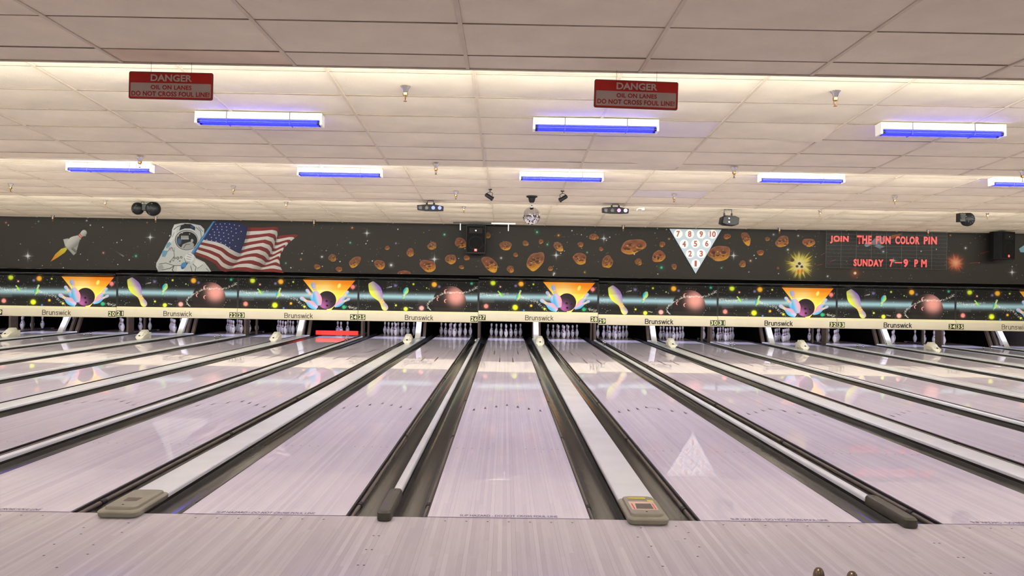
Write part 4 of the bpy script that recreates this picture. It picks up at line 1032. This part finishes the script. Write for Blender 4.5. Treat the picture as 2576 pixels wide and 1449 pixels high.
for i in range(6):                      # the stars on the blue field
    for j in range(7):
        iu = int((0.028+0.315*(i+0.5*(j % 2)+0.25)/6.2)*NU); v = (j+0.75)/13; p_ = flag_pt(iu, v)
        ring = [(p_[0]+(1.9 if k % 2 == 0 else .8)*math.sin(math.pi*k/5), p_[1]-(1.9 if k % 2 == 0 else .8)*math.cos(math.pi*k/5)) for k in range(10)]
        o_ = len(vs); vs += [fw(r_, .0055) for r_ in ring]; fs.append(tuple(range(o_, o_+10))[::-1]); cl += [np.array((222, 224, 230.))]*10
me = bpy.data.meshes.new('flag_painting'); me.from_pydata(vs, [], fs); a_ = me.color_attributes.new('Col', 'FLOAT_COLOR', 'POINT')
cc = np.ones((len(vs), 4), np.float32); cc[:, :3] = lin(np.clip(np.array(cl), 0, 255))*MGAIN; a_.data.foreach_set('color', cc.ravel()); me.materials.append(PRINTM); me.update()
tag(put('flag_painting', me, wall), 'painted waving flag with red and white stripes and a starry blue field')

# pin number chart on the wall
def wl(x, y, dd): return tuple(onY(x, y, WY-dd))
PALEB = mat('chart_pale_blue', (134, 148, 162), 0.5, vary=0.02); CHW = mat('chart_white', (192, 190, 186), 0.5, vary=0.02); CHR = mat('chart_red', (120, 24, 22), 0.5, vary=0.02)
c0 = Vector(wl(1749.5, 612, 0.0))
t = thing('pin_chart', 'pale blue triangular board with ten numbered pin circles on the space wall', 'sign', tuple(c0))
def loc_(x, y, dd): return tuple(Vector(wl(x, y, dd))-c0)
tri = [(1684, 575.5), (1815, 577.5), (1750, 688.5)]
MB().loft([[loc_(x, y, 0.004) for x, y in tri], [loc_(x, y, 0.022) for x, y in tri]]).build('board', PALEB, t)
for dg_, x, y in ((7, 1706, 588.3), (8, 1735, 588.6), (9, 1764, 589), (10, 1793, 589), (4, 1721, 613.7), (5, 1749.6, 613), (6, 1778, 612.5), (2, 1736, 638), (3, 1764, 638), (1, 1750, 663)):
    cc_ = loc_(x, y, 0.0235)
    dsk = MB().add([(0.107*math.cos(2*math.pi*i/28), 0, 0.107*math.sin(2*math.pi*i/28)) for i in range(28)], [tuple(range(28))]).build('pin_circle', CHW, t, cc_)
    put('digit', text_mesh(str(dg_), 0.055 if dg_ == 1 else (0.15 if dg_ == 10 else 0.085), 0.145, CHR, 'xz', bold=0.035), dsk, (0, -0.0015, 0))

# clear hanging sign with red letters
m = bpy.data.materials.new('clear_panel'); m.use_nodes = True; nt = m.node_tree; nt.nodes.clear()
out = nt.nodes.new('ShaderNodeOutputMaterial'); tr = nt.nodes.new('ShaderNodeBsdfTransparent'); tr.inputs[0].default_value = (.94, .94, .94, 1)
gl = nt.nodes.new('ShaderNodeBsdfGlossy'); gl.inputs['Roughness'].default_value = 0.3; fr = nt.nodes.new('ShaderNodeFresnel'); fr.inputs[0].default_value = 1.08
mx = nt.nodes.new('ShaderNodeMixShader'); nt.links.new(fr.outputs[0], mx.inputs[0]); nt.links.new(tr.outputs[0], mx.inputs[1]); nt.links.new(gl.outputs[0], mx.inputs[2]); nt.links.new(mx.outputs[0], out.inputs[0])
CLEARM = m
SREDL = mat('sign_letter_red', (168, 20, 18), 0.45, vary=0.03); WIRE = mat('wire_grey', (84, 80, 76), 0.4, metal=0.5); GRIDL = mat('panel_line', (50, 48, 46), 0.5)
sc = Vector(onY(2230, 624, 13.33))
def sl(x, y, dd=0.0): return tuple(Vector(onY(x, y, 13.33-dd))-sc)
t = thing('hanging_sign', 'clear hanging panel with red letters announcing Sunday bowling', 'sign', tuple(sc))
pw = onY(2381, 624, 13.33)[0]-onY(2077, 624, 13.33)[0]; ph = onY(2230, 573, 13.33)[2]-onY(2230, 676, 13.33)[2]
MB().box(-pw/2, pw/2, -0.002, 0.002, -ph/2, ph/2).build('clear_panel', CLEARM, t)
for i in range(9): MB().box(-pw/2+pw*i/8-0.002, -pw/2+pw*i/8+0.002, -0.004, -0.002, -ph/2, ph/2).build('panel_line', GRIDL, t)
for i in range(12): MB().box(-pw/2, pw/2, -0.004, -0.002, -ph/2+ph*i/11-0.0012, -ph/2+ph*i/11+0.0012).build('panel_line', GRIDL, t)
for wd, x0, x1, yt, yb_ in (('JOIN', 2088, 2134.5, 592.5, 613), ('THE', 2155.5, 2192.5, 592, 614), ('FUN', 2203.5, 2240, 593.5, 614.5), ('COLOR', 2252, 2313, 594, 615), ('PIN', 2323.5, 2356.5, 595, 615),
                            ('SUNDAY', 2147, 2222, 651.5, 671), ('7', 2237.5, 2247, 652, 672), ('9', 2272.5, 2284, 651.5, 672.5), ('P', 2300, 2309, 652.5, 672), ('M', 2317, 2331, 652.5, 672.5)):
    a_ = Vector(sl(x0, yt)); b_ = Vector(sl(x1, yb_)); put('word' if len(wd) > 1 else 'letter', text_mesh(wd, b_.x-a_.x, a_.z-b_.z, SREDL, 'xz', bold=0.045, spacing=1.12), t, ((a_.x+b_.x)/2, -0.006, (a_.z+b_.z)/2))
a_ = Vector(sl(2250.5, 659)); b_ = Vector(sl(2269, 662.5)); MB().box(a_.x, b_.x, -0.007, -0.005, b_.z, a_.z).build('dash', SREDL, t)
ztop = 3.06-sc.z
for fx in (-0.5, 0.0, 0.5): MB().tube([(fx*pw, 0, ph/2), (fx*pw, 0, ztop)], 0.003, 5).build('hanging_wire', WIRE, t)

# ------------------------------------------------------------------ blacklight fixtures
def make_fixture():
    r = bpy.data.objects.new('blacklight_fixture', None); COL.objects.link(r)
    hw = 0.625
    h = MB().bbox(-hw, hw, -0.062, 0.062, -0.072, -0.002, 0.004)
    h.build('housing', HOUS, r)
    for s in (-1, 1):
        MB().bbox(*(sorted((s*(hw-0.022), s*(hw+0.002)))), -0.058, 0.058, -0.120, -0.066, 0.004).build('socket', HOUS, r)
    for y in (-0.036, 0.036):
        tb = MB().lathe([(0.019, -0.575), (0.019, 0.575)], 12, (0, y, -0.097), 'x').build('tube', BLUET, r, smooth=40)
        for s in (-1, 1): MB().lathe([(0.0195, min(s*0.575, s*0.602)), (0.0195, max(s*0.575, s*0.602))], 12, (0, y, -0.097), 'x').build('tube_end', TEND, tb, smooth=40)
    for x in (-0.31, 0.31):
        MB().tube([(x, -0.064, -0.003), (x, -0.064, -0.076), (x, -0.058, -0.120), (x, 0.058, -0.120), (x, 0.064, -0.076), (x, 0.064, -0.003)], 0.0034, 5).build('guard_wire', WIRE, r)
    return r
fx = make_fixture(); first = True
fix = [(650, 280, 0, 'blacklight tube fixture nearest, left of center by the left danger sign'), (1500, 296, 0, 'blacklight tube fixture nearest, under the right danger sign'), (2374, 308, 0, 'blacklight tube fixture nearest, at the right side'),
       (273, 409, 1, 'farther-row blacklight tube fixture at the far left'), (854, 421, 1, 'farther-row blacklight tube fixture, second from the left'), (1413, 432, 1, 'farther-row blacklight tube fixture above the mirror ball'),
       (2019, 436, 1, 'farther-row blacklight tube fixture, fourth from the left'), (2604, 446, 1, 'farther-row blacklight tube fixture cut by the right edge')]
for x, y, k, lb in fix:
    o = fx if first else copy_tree(fx); first = False
    p = onS(x, y, k); yy = p[1]+0.06
    o.location = (p[0], yy, ZHI-SLOPES[k]*(yy-EDGE[k])-0.004); o.rotation_euler = (-math.atan(SLOPE), 0, rng.uniform(-.008, .008))
    tag(o, lb, 'light fixture', 'blacklight tube fixtures')

# ------------------------------------------------------------------ danger signs
TXG = mat('sign_text_grey', (206, 190, 180), 0.5, vary=0.02); TXR = mat('sign_text_red', (176, 26, 22), 0.5, vary=0.02)
def danger(lb, cs):
    P4 = [Vector(onY(x, y, 0.44)) for x, y in cs]; c = sum(P4, Vector())/4
    w = ((P4[1]-P4[0]).length+(P4[2]-P4[3]).length)/2; h = ((P4[0]-P4[3]).length+(P4[1]-P4[2]).length)/2; ang = -math.atan2((P4[1]-P4[0]).z, (P4[1]-P4[0]).x)
    t = thing('danger_sign', lb, 'sign', tuple(c), (0, ang, 0), 'danger signs over the foul line')
    def pl(name, x0, x1, z0, z1, r, y, m, th=0.004):
        pts = rrect(x0, x1, z0, z1, r, 4); return MB().loft([[(a, y+th, b) for a, b in pts], [(a, y, b) for a, b in pts]]).build(name, m, t)
    pl('plate', -w/2, w/2, -h/2, h/2, 0.014, 0.0, SIGNE)
    pl('red_field', -w/2+0.005, w/2-0.005, -h/2+0.005, h/2-0.005, 0.012, -0.002, SIGNR, 0.002)
    pl('grey_panel', -w/2+0.014, w/2-0.014, -h/2+0.016, h/2-0.079, 0.006, -0.004, SIGNG, 0.002)
    put('heading', text_mesh('DANGER', 0.29, 0.049, TXG, 'xz', bold=0.03), t, (0.004, -0.0055, h/2-0.043))
    put('message', text_mesh('OIL ON LANES', 0.285, 0.031, TXR, 'xz', bold=0.025, spacing=1.05), t, (0.004, -0.0055, h/2-0.109))
    put('message', text_mesh('DO NOT CROSS FOUL LINE!', 0.545, 0.034, TXR, 'xz', bold=0.025, spacing=1.05), t, (0.0, -0.0055, h/2-0.155))
    for s in (-1, 1): MB().tube([(s*w*0.24, 0.002, h/2-0.004), (s*w*0.24, 0.002, 3.04-c.z)], 0.0012, 5).build('hanging_wire', WIRE, t)
danger('red and grey danger sign hanging over the left lanes', ((325, 179), (537, 184), (535, 253), (323, 248)))
danger('red and grey danger sign hanging right of center', ((1496, 199), (1707, 207), (1704, 277), (1493, 271)))

# ------------------------------------------------------------------ sprinklers
def make_sprinkler():
    r = bpy.data.objects.new('sprinkler_head', None); COL.objects.link(r)
    MB().lathe([(0.014, -0.052), (0.018, -0.045), (0.024, -0.022), (0.034, -0.006), (0.040, 0.0), (0.036, 0.0)], 16).build('escutcheon', CHROME, r, smooth=50)
    MB().lathe([(0.010, -0.076), (0.019, -0.068), (0.021, -0.05), (0.015, -0.044)], 12).build('body', BRASS, r, smooth=40)
    m = MB()
    for s in (-1, 1): m.tube([(s*0.012, 0, -0.074), (s*0.010, 0, -0.092), (s*0.003, 0, -0.108)], 0.0028, 6)
    m.build('frame_arms', BRONZE, r)
    MB().lathe([(0.014, -0.114), (0.014, -0.111), (0.004, -0.106)], 12).build('deflector', BRONZE, r)
    return r
sp = make_sprinkler(); first = True
spr = [(1020, 214, 0, 'large near sprinkler head left of the center ceiling line'), (2102, 226, 0, 'large near sprinkler head at upper right'), (352, 393, 0, 'sprinkler head in front of the far-left blacklight'), (1097, 410, 0, 'sprinkler head beside the middle step edge, near center'),
       (1847, 419, 0, 'sprinkler head beside the middle step edge, right of center'), (2573, 428, 0, 'sprinkler head at the right edge by the cut-off blacklight'), (27, 461, 1, 'sprinkler head at the far left edge of the second bay'), (587, 467, 1, 'sprinkler head between the two left farther blacklights'),
       (1147, 480, 1, 'sprinkler head left of the small spotlights'), (1696, 487, 1, 'sprinkler head right of the mirror ball'), (2251, 493, 1, 'sprinkler head above the hanging letter panel'), (265, 502, 2, 'far sprinkler head left of the double dome light'), (720, 507, 2, 'far sprinkler head above the flag painting'),
       (1167, 518, 2, 'far sprinkler head between light bar and mirror ball'), (2063, 527, 2, 'far sprinkler head left of the hanging letter panel'), (2484, 533, 2, 'far sprinkler head near the right dome light'), (133, 541, 2, 'sprinkler at the painted wall above the pin rocket'), (392, 544, 2, 'sprinkler at the painted wall left of the astronaut'),
       (790, 553, 2, 'sprinkler at the painted wall right of the flag'), (1568, 566, 2, 'sprinkler at the painted wall above the big asteroid'), (1961, 572, 2, 'sprinkler at the painted wall above the yellow burst'), (2335, 577, 2, 'sprinkler at the painted wall over the letter panel')]
for x, y, k, lb in spr:
    o = sp if first else copy_tree(sp); first = False
    p = onS(x, y, k); p[1] = min(p[1], EDGE[k+1]-0.07); z = ZHI-SLOPES[k]*(p[1]-EDGE[k])
    o.location = (p[0], p[1], z-0.012); o.scale = (1.15, 1.15, 1.15); o.rotation_euler = (0, 0, rng.uniform(0, 3)); tag(o, lb, 'sprinkler', 'ceiling sprinkler heads')

def ceil_at(x, y, k):
    p = onS(x, y, k); return Vector((p[0], p[1], ZHI-SLOPES[k]*(p[1]-EDGE[k])))
# ------------------------------------------------------------------ mirror ball
c = ceil_at(1338, 494, 1)
t = thing('mirror_ball', 'round mirror ball hanging from a black motor in the center', 'mirror ball', tuple(c))
MB().lathe([(0.035, -0.11), (0.05, -0.085), (0.062, -0.03), (0.098, -0.012), (0.098, 0.0)], 20).build('motor', BLKP, t, smooth=40)
yb2 = c.y; bz = onY(1336, 543.5, yb2)[2]-c.z; br = 22.3*(yb2-CY)/FPX
MB().tube([(0, 0, -0.10), (0, 0, bz+br+0.02)], 0.004, 6).build('chain', CHROME, t)
MB().lathe([(0.03, bz+br-0.006), (0.03, bz+br+0.012), (0.012, bz+br+0.03)], 12).build('ball_cap', CHROME, t)
mb = MB(); nl = 22; gq = np.random.default_rng(3); facets = []
for j in range(nl):
    a0, a1 = math.pi*j/nl-math.pi/2, math.pi*(j+1)/nl-math.pi/2; nn = max(6, int(44*math.cos((a0+a1)/2)))
    for i in range(nn):
        b0, b1 = 2*math.pi*i/nn+.016, 2*math.pi*(i+1)/nn-.016
        cen = Vector((math.cos((a0+a1)/2)*math.cos((b0+b1)/2), math.cos((a0+a1)/2)*math.sin((b0+b1)/2), math.sin((a0+a1)/2)))
        tl = Vector(gq.normal(0, .02, 3)); q4 = [Vector((math.cos(a)*math.cos(b), math.cos(a)*math.sin(b), math.sin(a))) for a, b in ((a0, b0), (a0, b1), (a1, b1), (a1, b0))]
        mb.add([(p_*br+(p_-cen).dot(tl)*br*cen)+Vector((0, 0, bz)) for p_ in q4], [(0, 1, 2, 3)])
o = mb.build('mirror_facets', MIRROR, t); o['kind'] = 'stuff'
MB().lathe([(0.0001, bz-br*.985)]+[(br*.985*math.cos(a), bz+br*.985*math.sin(a)) for a in np.linspace(-1.5, 1.5, 12)]+[(0.0001, bz+br*.985)], 24).build('core', DGREY, t, smooth=60)

# ------------------------------------------------------------------ small spotlights
for x, y, s, lb in ((1233, 476, 1, 'small black spotlight left of the mirror ball'), (1415, 480, -1, 'small black spotlight right of the mirror ball')):
    c = ceil_at(x, y, 1); t = thing('spotlight', lb, 'spotlight', tuple(c), group='small spotlights')
    MB().lathe([(0.03, -0.014), (0.03, 0.002)], 12).build('mount', BLKP, t, smooth=40)
    MB().tube([(0, 0, -0.01), (0, 0, -0.05)], 0.006, 6).build('stem', BLKP, t)
    MB().tube([(-0.045, 0, -0.12), (-0.05, 0, -0.06), (0, 0, -0.045), (0.05, 0, -0.06), (0.045, 0, -0.12)], 0.005, 6).build('yoke', BLKP, t, rot=(0, 0, s*0.6))
    b = MB().lathe([(0.022, -0.075), (0.034, -0.06), (0.034, 0.05), (0.040, 0.055), (0.040, 0.075), (0.03, 0.075)], 14).build('can', BLKP, t, (s*-0.015, 0, -0.125), (0, math.radians(s*122), 0), smooth=40)
    MB().lathe([(0.029, 0.076), (0.029, 0.078)], 14).build('lens', DGREY, b)
# ------------------------------------------------------------------ effect light bars
LB_ = mat('lens_blue', (60, 80, 230), 0.2, vary=0.0, emit=(90, 110, 255), estr=1.1); LP_ = mat('lens_pink', (230, 90, 170), 0.2, vary=0.0, emit=(255, 120, 190), estr=1.0); LWt = mat('lens_violet', (200, 190, 250), 0.2, vary=0.0, emit=(220, 205, 255), estr=1.2); LD = mat('lens_dark', (46, 48, 60), 0.1, vary=0.0)
for cx_, cyt, x0, x1, yc, lens, lb in ((1083, 505, 1051, 1115, 522, (LD, LD, LB_, LB_), 'black light bar with blue lenses left of the mirror ball'), (1548, 513, 1516, 1581, 528.5, (LD, LD, LP_, LWt), 'black light bar with pink lenses right of the mirror ball')):
    c = ceil_at(cx_, cyt, 1); t = thing('effect_light_bar', lb, 'stage light', tuple(c), group='effect light bars')
    wd = (x1-x0)*(c.y-CY)/FPX/2; zc = onY((x0+x1)/2, yc, c.y-0.06)[2]-c.z
    top = [(-wd, -0.05), (-wd*.35, -0.02), (wd*.35, -0.02), (wd, -0.05)]
    pr = [(-wd, zc-.04), (-wd*.4, zc-.056), (wd*.4, zc-.056), (wd, zc-.05), (wd*1.02, zc+.028), (wd*.3, zc+.058), (-wd*.3, zc+.058), (-wd*1.02, zc+.04)]
    MB().extrude(pr, -0.06, 0.07).build('body', BLKP, t)
    MB().tube([(-0.055, 0, zc+.05), (-0.055, 0, -0.006), (0.055, 0, -0.006), (0.055, 0, zc+.05)], 0.007, 6).build('yoke', BLKM, t)
    for s in (-1, 1): MB().lathe([(0.018, -0.012), (0.018, 0.012)], 10, (s*0.068, 0, zc+.075), 'x').build('knob', BLKM, t)
    for i, lm in enumerate(lens):
        MB().lathe([(0.033, -0.068), (0.033, -0.058)], 16, (-wd*.76+i*wd*.505, 0, zc-.004), 'y').build('lens', lm, t)
# ------------------------------------------------------------------ dome lights and drum light
def dome(t, x, z, r, yaw=0.0):
    pts = [(0.0001, -r*0.78)]+[(r*math.sin(a), -r*0.78*math.cos(a)) for a in np.linspace(.18, 1.5, 9)]+[(r*.98, 0.05), (r*.8, 0.08)]
    d = MB().lathe(pts, 24, (0, 0, 0), 'y').build('dome', DGREY, t, (x, 0, z), (0.1, 0, yaw), smooth=50)
    g = random.Random(int(x*1000)+5)
    for i in range(9):
        a, b = g.uniform(0, 6.28), g.uniform(.25, .95); n_ = Vector((math.sin(b)*math.cos(a), -math.cos(b)*0.78, math.sin(b)*math.sin(a)))*r*1.0
        MB().lathe([(0.011, -0.004), (0.008, 0.004)], 8, tuple(n_), 'y').build('lens', LD, d)
    return d
c = ceil_at(368, 508, 2)
t = thing('double_dome_light', 'pair of black dome effect lights at the left ceiling', 'stage light', tuple(c))
sz = (c.y-CY)/FPX
MB().bbox(-8*sz, 10*sz, -0.06, 0.08, -22*sz, -6*sz, 0.01).build('center_box', BLKP, t)
for x in (-9, 14): MB().tube([(x*sz-.03, 0, -8*sz), (x*sz-.03, 0, -0.004), (x*sz+.03, 0, -0.004), (x*sz+.03, 0, -8*sz)], 0.008, 6).build('yoke', BLKM, t)
dome(t, -22*sz, -17*sz, 15.5*sz, -0.35); dome(t, 17*sz, -17*sz, 18*sz, 0.2)
c = ceil_at(2432, 533, 2); sz = (c.y-CY)/FPX
t = thing('dome_light', 'single black dome effect light at the right ceiling', 'stage light', tuple(c))
MB().bbox(-22*sz, -8*sz, -0.08, 0.08, -26*sz, -4*sz, 0.01).build('side_box', BLKP, t); MB().lathe([(0.05, -0.094), (0.05, -0.08)], 14, (-16*sz, 0, -14*sz), 'y').build('lens', DGREY, t)
MB().tube([(-11*sz, 0, -6*sz), (-9*sz, 0, -0.004), (4*sz, 0, -0.004), (6*sz, 0, -8*sz)], 0.010, 6).build('yoke', BLKM, t); dome(t, 3*sz, -19*sz, 17.5*sz, 0.15)
c = ceil_at(1833, 527, 2); sz = (c.y-CY)/FPX
t = thing('drum_light', 'black drum-shaped effect light under the pin chart ceiling', 'stage light', tuple(c))
pr = [(-22*sz, -36*sz), (-19*sz, -20*sz), (-12*sz, -16.5*sz), (13*sz, -17.5*sz), (22.5*sz, -22*sz), (21*sz, -38*sz), (12*sz, -41.5*sz), (-12*sz, -40*sz)]
rings = []
for (yy, s) in ((-0.16, .9), (-0.13, 1.0), (0.1, 1.0), (0.13, .9)):
    mx_ = sum(p_[0] for p_ in pr)/8; mz_ = sum(p_[1] for p_ in pr)/8; rings.append([(mx_+(a-mx_)*s, yy, mz_+(b-mz_)*s) for a, b in pr])
MB().loft(rings).build('body', DGREY, t, smooth=25)
MB().tube([(-11*sz, 0, -17*sz), (-11*sz, 0, -0.004), (8*sz, 0, -0.004), (8*sz, 0, -17*sz)], 0.008, 6).build('yoke', BLKM, t)
for x in (-11, 8): MB().lathe([(0.03, -0.012), (0.03, 0.012)], 12, (x*sz, 0, -13*sz), 'x').build('knob', BLKM, t)
for x, z in ((-4, -24), (-4, -33)): MB().lathe([(0.012, -0.165), (0.012, -0.15)], 10, (x*sz, 0, z*sz), 'y').build('lens', CHROME, t)

# ------------------------------------------------------------------ loudspeakers
SPKB = mat('speaker_cabinet', (9, 9, 9), 0.6, spec=0.2, vary=0.1); SPKR = mat('speaker_relief', (13, 12, 12), 0.7, spec=0.15, vary=0.1)
SPK = mat('speaker_grille', (11, 10, 10), 0.85, spec=0.1, vary=0.2, vscale=60, bump=0.3, bscale=300); REDB = mat('badge_red', (176, 30, 22), 0.4, vary=0.0)
def speaker(lb, x0, x1, y0, y1, Yf, depth, yaw):
    a = Vector(onY(x0, y0, Yf)); b = Vector(onY(x1, y1, Yf)); w = b.x-a.x; h = a.z-b.z
    t = thing('loudspeaker', lb, 'speaker', ((a.x+b.x)/2, Yf, b.z), (0, 0, yaw), 'hanging loudspeakers')
    pts = [(-w/2, 0), (w/2, 0), (w/2, depth*.55), (w*.32, depth), (-w*.32, depth), (-w/2, depth*.55)]
    MB().loft([[(px, py, 0) for px, py in pts], [(px, py, h) for px, py in pts]]).build('cabinet', SPKB, t)
    g = MB().bbox(-w/2+.018, w/2-.018, -0.012, 0.0, .03, h-.02, .006).build('grille', SPK, t)
    MB().bbox(-w*.34, w*.34, -0.018, -0.010, h*.71, h*.91, .006).build('horn', SPKR, g); MB().lathe([(0.014, -0.022), (0.014, -0.016)], 12, (0, 0, h*.81), 'y').build('horn_throat', CHROME, g)
    n_ = 28; MB().loft([[(w*.36*math.cos(2*math.pi*i/n_), -0.0135, h*.36+w*.36*math.sin(2*math.pi*i/n_)) for i in range(n_)], [(w*.33*math.cos(2*math.pi*i/n_), -0.0135, h*.36+w*.33*math.sin(2*math.pi*i/n_)) for i in range(n_)]], cap=False).build('woofer_ring', SPKR, g)
    bd = MB().bbox(-.034, .034, -0.017, -0.010, h*.07, h*.07+.066, .004).build('badge', REDB, t); put('badge_mark', text_mesh('!5', .044, .036, TXG, 'xz', bold=.03), bd, (0, -0.018, h*.07+.033))
    for s in (-1, 1): MB().tube([(s*w*.3, depth*.4, h-.002), (s*w*.3, depth*.4, 3.06-b.z)], 0.006, 6).build('hanger', BLKM, t)
speaker('black loudspeaker hanging at the painted wall left of center', 1173, 1221, 566, 638, 13.05, 0.36, 0.0)
speaker('black loudspeaker hanging at the painted wall by the right edge', 2512, 2562, 582, 653, 13.0, 0.36, 0.42)
WHM = mat('white_strut', (236, 234, 228), 0.4, vary=0.02)
c = Vector(onY(1188, 566.5, 13.0)); a = Vector(onY(1140, 564, 13.0)); b = Vector(onY(1236, 568, 13.0)); w2 = Vector(onY(1297, 569, 13.0))
t = thing('ceiling_strut', 'black and white ceiling strut beside the center loudspeaker', 'strut', tuple(b))
zz_ = 3.052-b.z
MB().box(a.x-b.x, 0, -0.02, 0.02, zz_-.05, zz_-.02).build('black_bar', BLKM, t); MB().bbox(0, w2.x-b.x, -0.022, 0.022, zz_-.052, zz_-.02, .004).build('white_bar', WHM, t)
for xx in (1158, 1279):
    p_ = Vector(onY(xx, 569, 13.0)); m_ = MB()
    for i in range(6): m_.lathe([(0.009, 0), (0.012, 0.008), (0.012, 0.02), (0.008, 0.03)], 8, (p_.x-b.x, 0, zz_-.08-i*.026))
    m_.build('chain', WHM, t)
    MB().box(p_.x-b.x-.012, p_.x-b.x+.012, -.012, .012, zz_-.055, zz_-.018).build('clamp', WHM, t)

# ------------------------------------------------------------------ tubular seat frame at the lower edge
TUB = mat('bronze_tube', (118, 100, 84), 0.3, metal=0.55, vary=0.25, vscale=20, stretch=(8, 8, 1))
D_ = -2.75
p1 = Vector(onY(2060, 1427, D_)); p2 = Vector(onY(2144, 1436, D_))
t = thing('tubular_rail', 'two round-topped bronze metal uprights rising at the lower right edge', 'rail', ((p1.x+p2.x)/2, D_, 0.0))
for p_ in (p1, p2):
    x_ = p_.x-(p1.x+p2.x)/2; r_ = 0.0165
    prof = [(r_, 0.0), (r_, p_.z-.03), (r_*.93, p_.z-.018), (r_*.75, p_.z-.008), (r_*.45, p_.z-.002), (0.0001, p_.z)]
    MB().lathe(prof, 14, (x_, 0, 0)).build('upright', TUB, t, smooth=50)
    MB().lathe([(0.03, 0.0), (0.03, 0.006), (0.02, 0.012)], 14, (x_, 0, 0)).build('foot', TUB, t)
MB().tube([(p1.x-(p1.x+p2.x)/2, 0, .45), (p2.x-(p1.x+p2.x)/2, 0, .45)], .012, 10).build('crossbar', TUB, t)

# small white conduit clip left dangling from the far ceiling bay
c = ceil_at(1614, 521, 2)
t = thing('conduit_clip', 'small white conduit clip hanging right of the pink-lensed light bar', 'clip', tuple(c))
MB().bbox(0.0, 0.06, -0.02, 0.02, -0.06, -0.012, 0.004).build('box', WHM, t)
MB().tube([(0.0, 0, -0.03), (-0.05, 0, -0.028), (-0.09, 0, -0.045), (-0.10, 0, -0.075)], 0.007, 6).build('bent_pipe', WHM, t)

# letters on the wing of the painted pin rocket
p_ = onY(187.5, 629.5, WY-0.004)
put('lettering', text_mesh('USA', 0.12, 0.045, LETTB, 'xz', bold=0.02), wall, tuple(p_), (0, math.radians(52), 0))
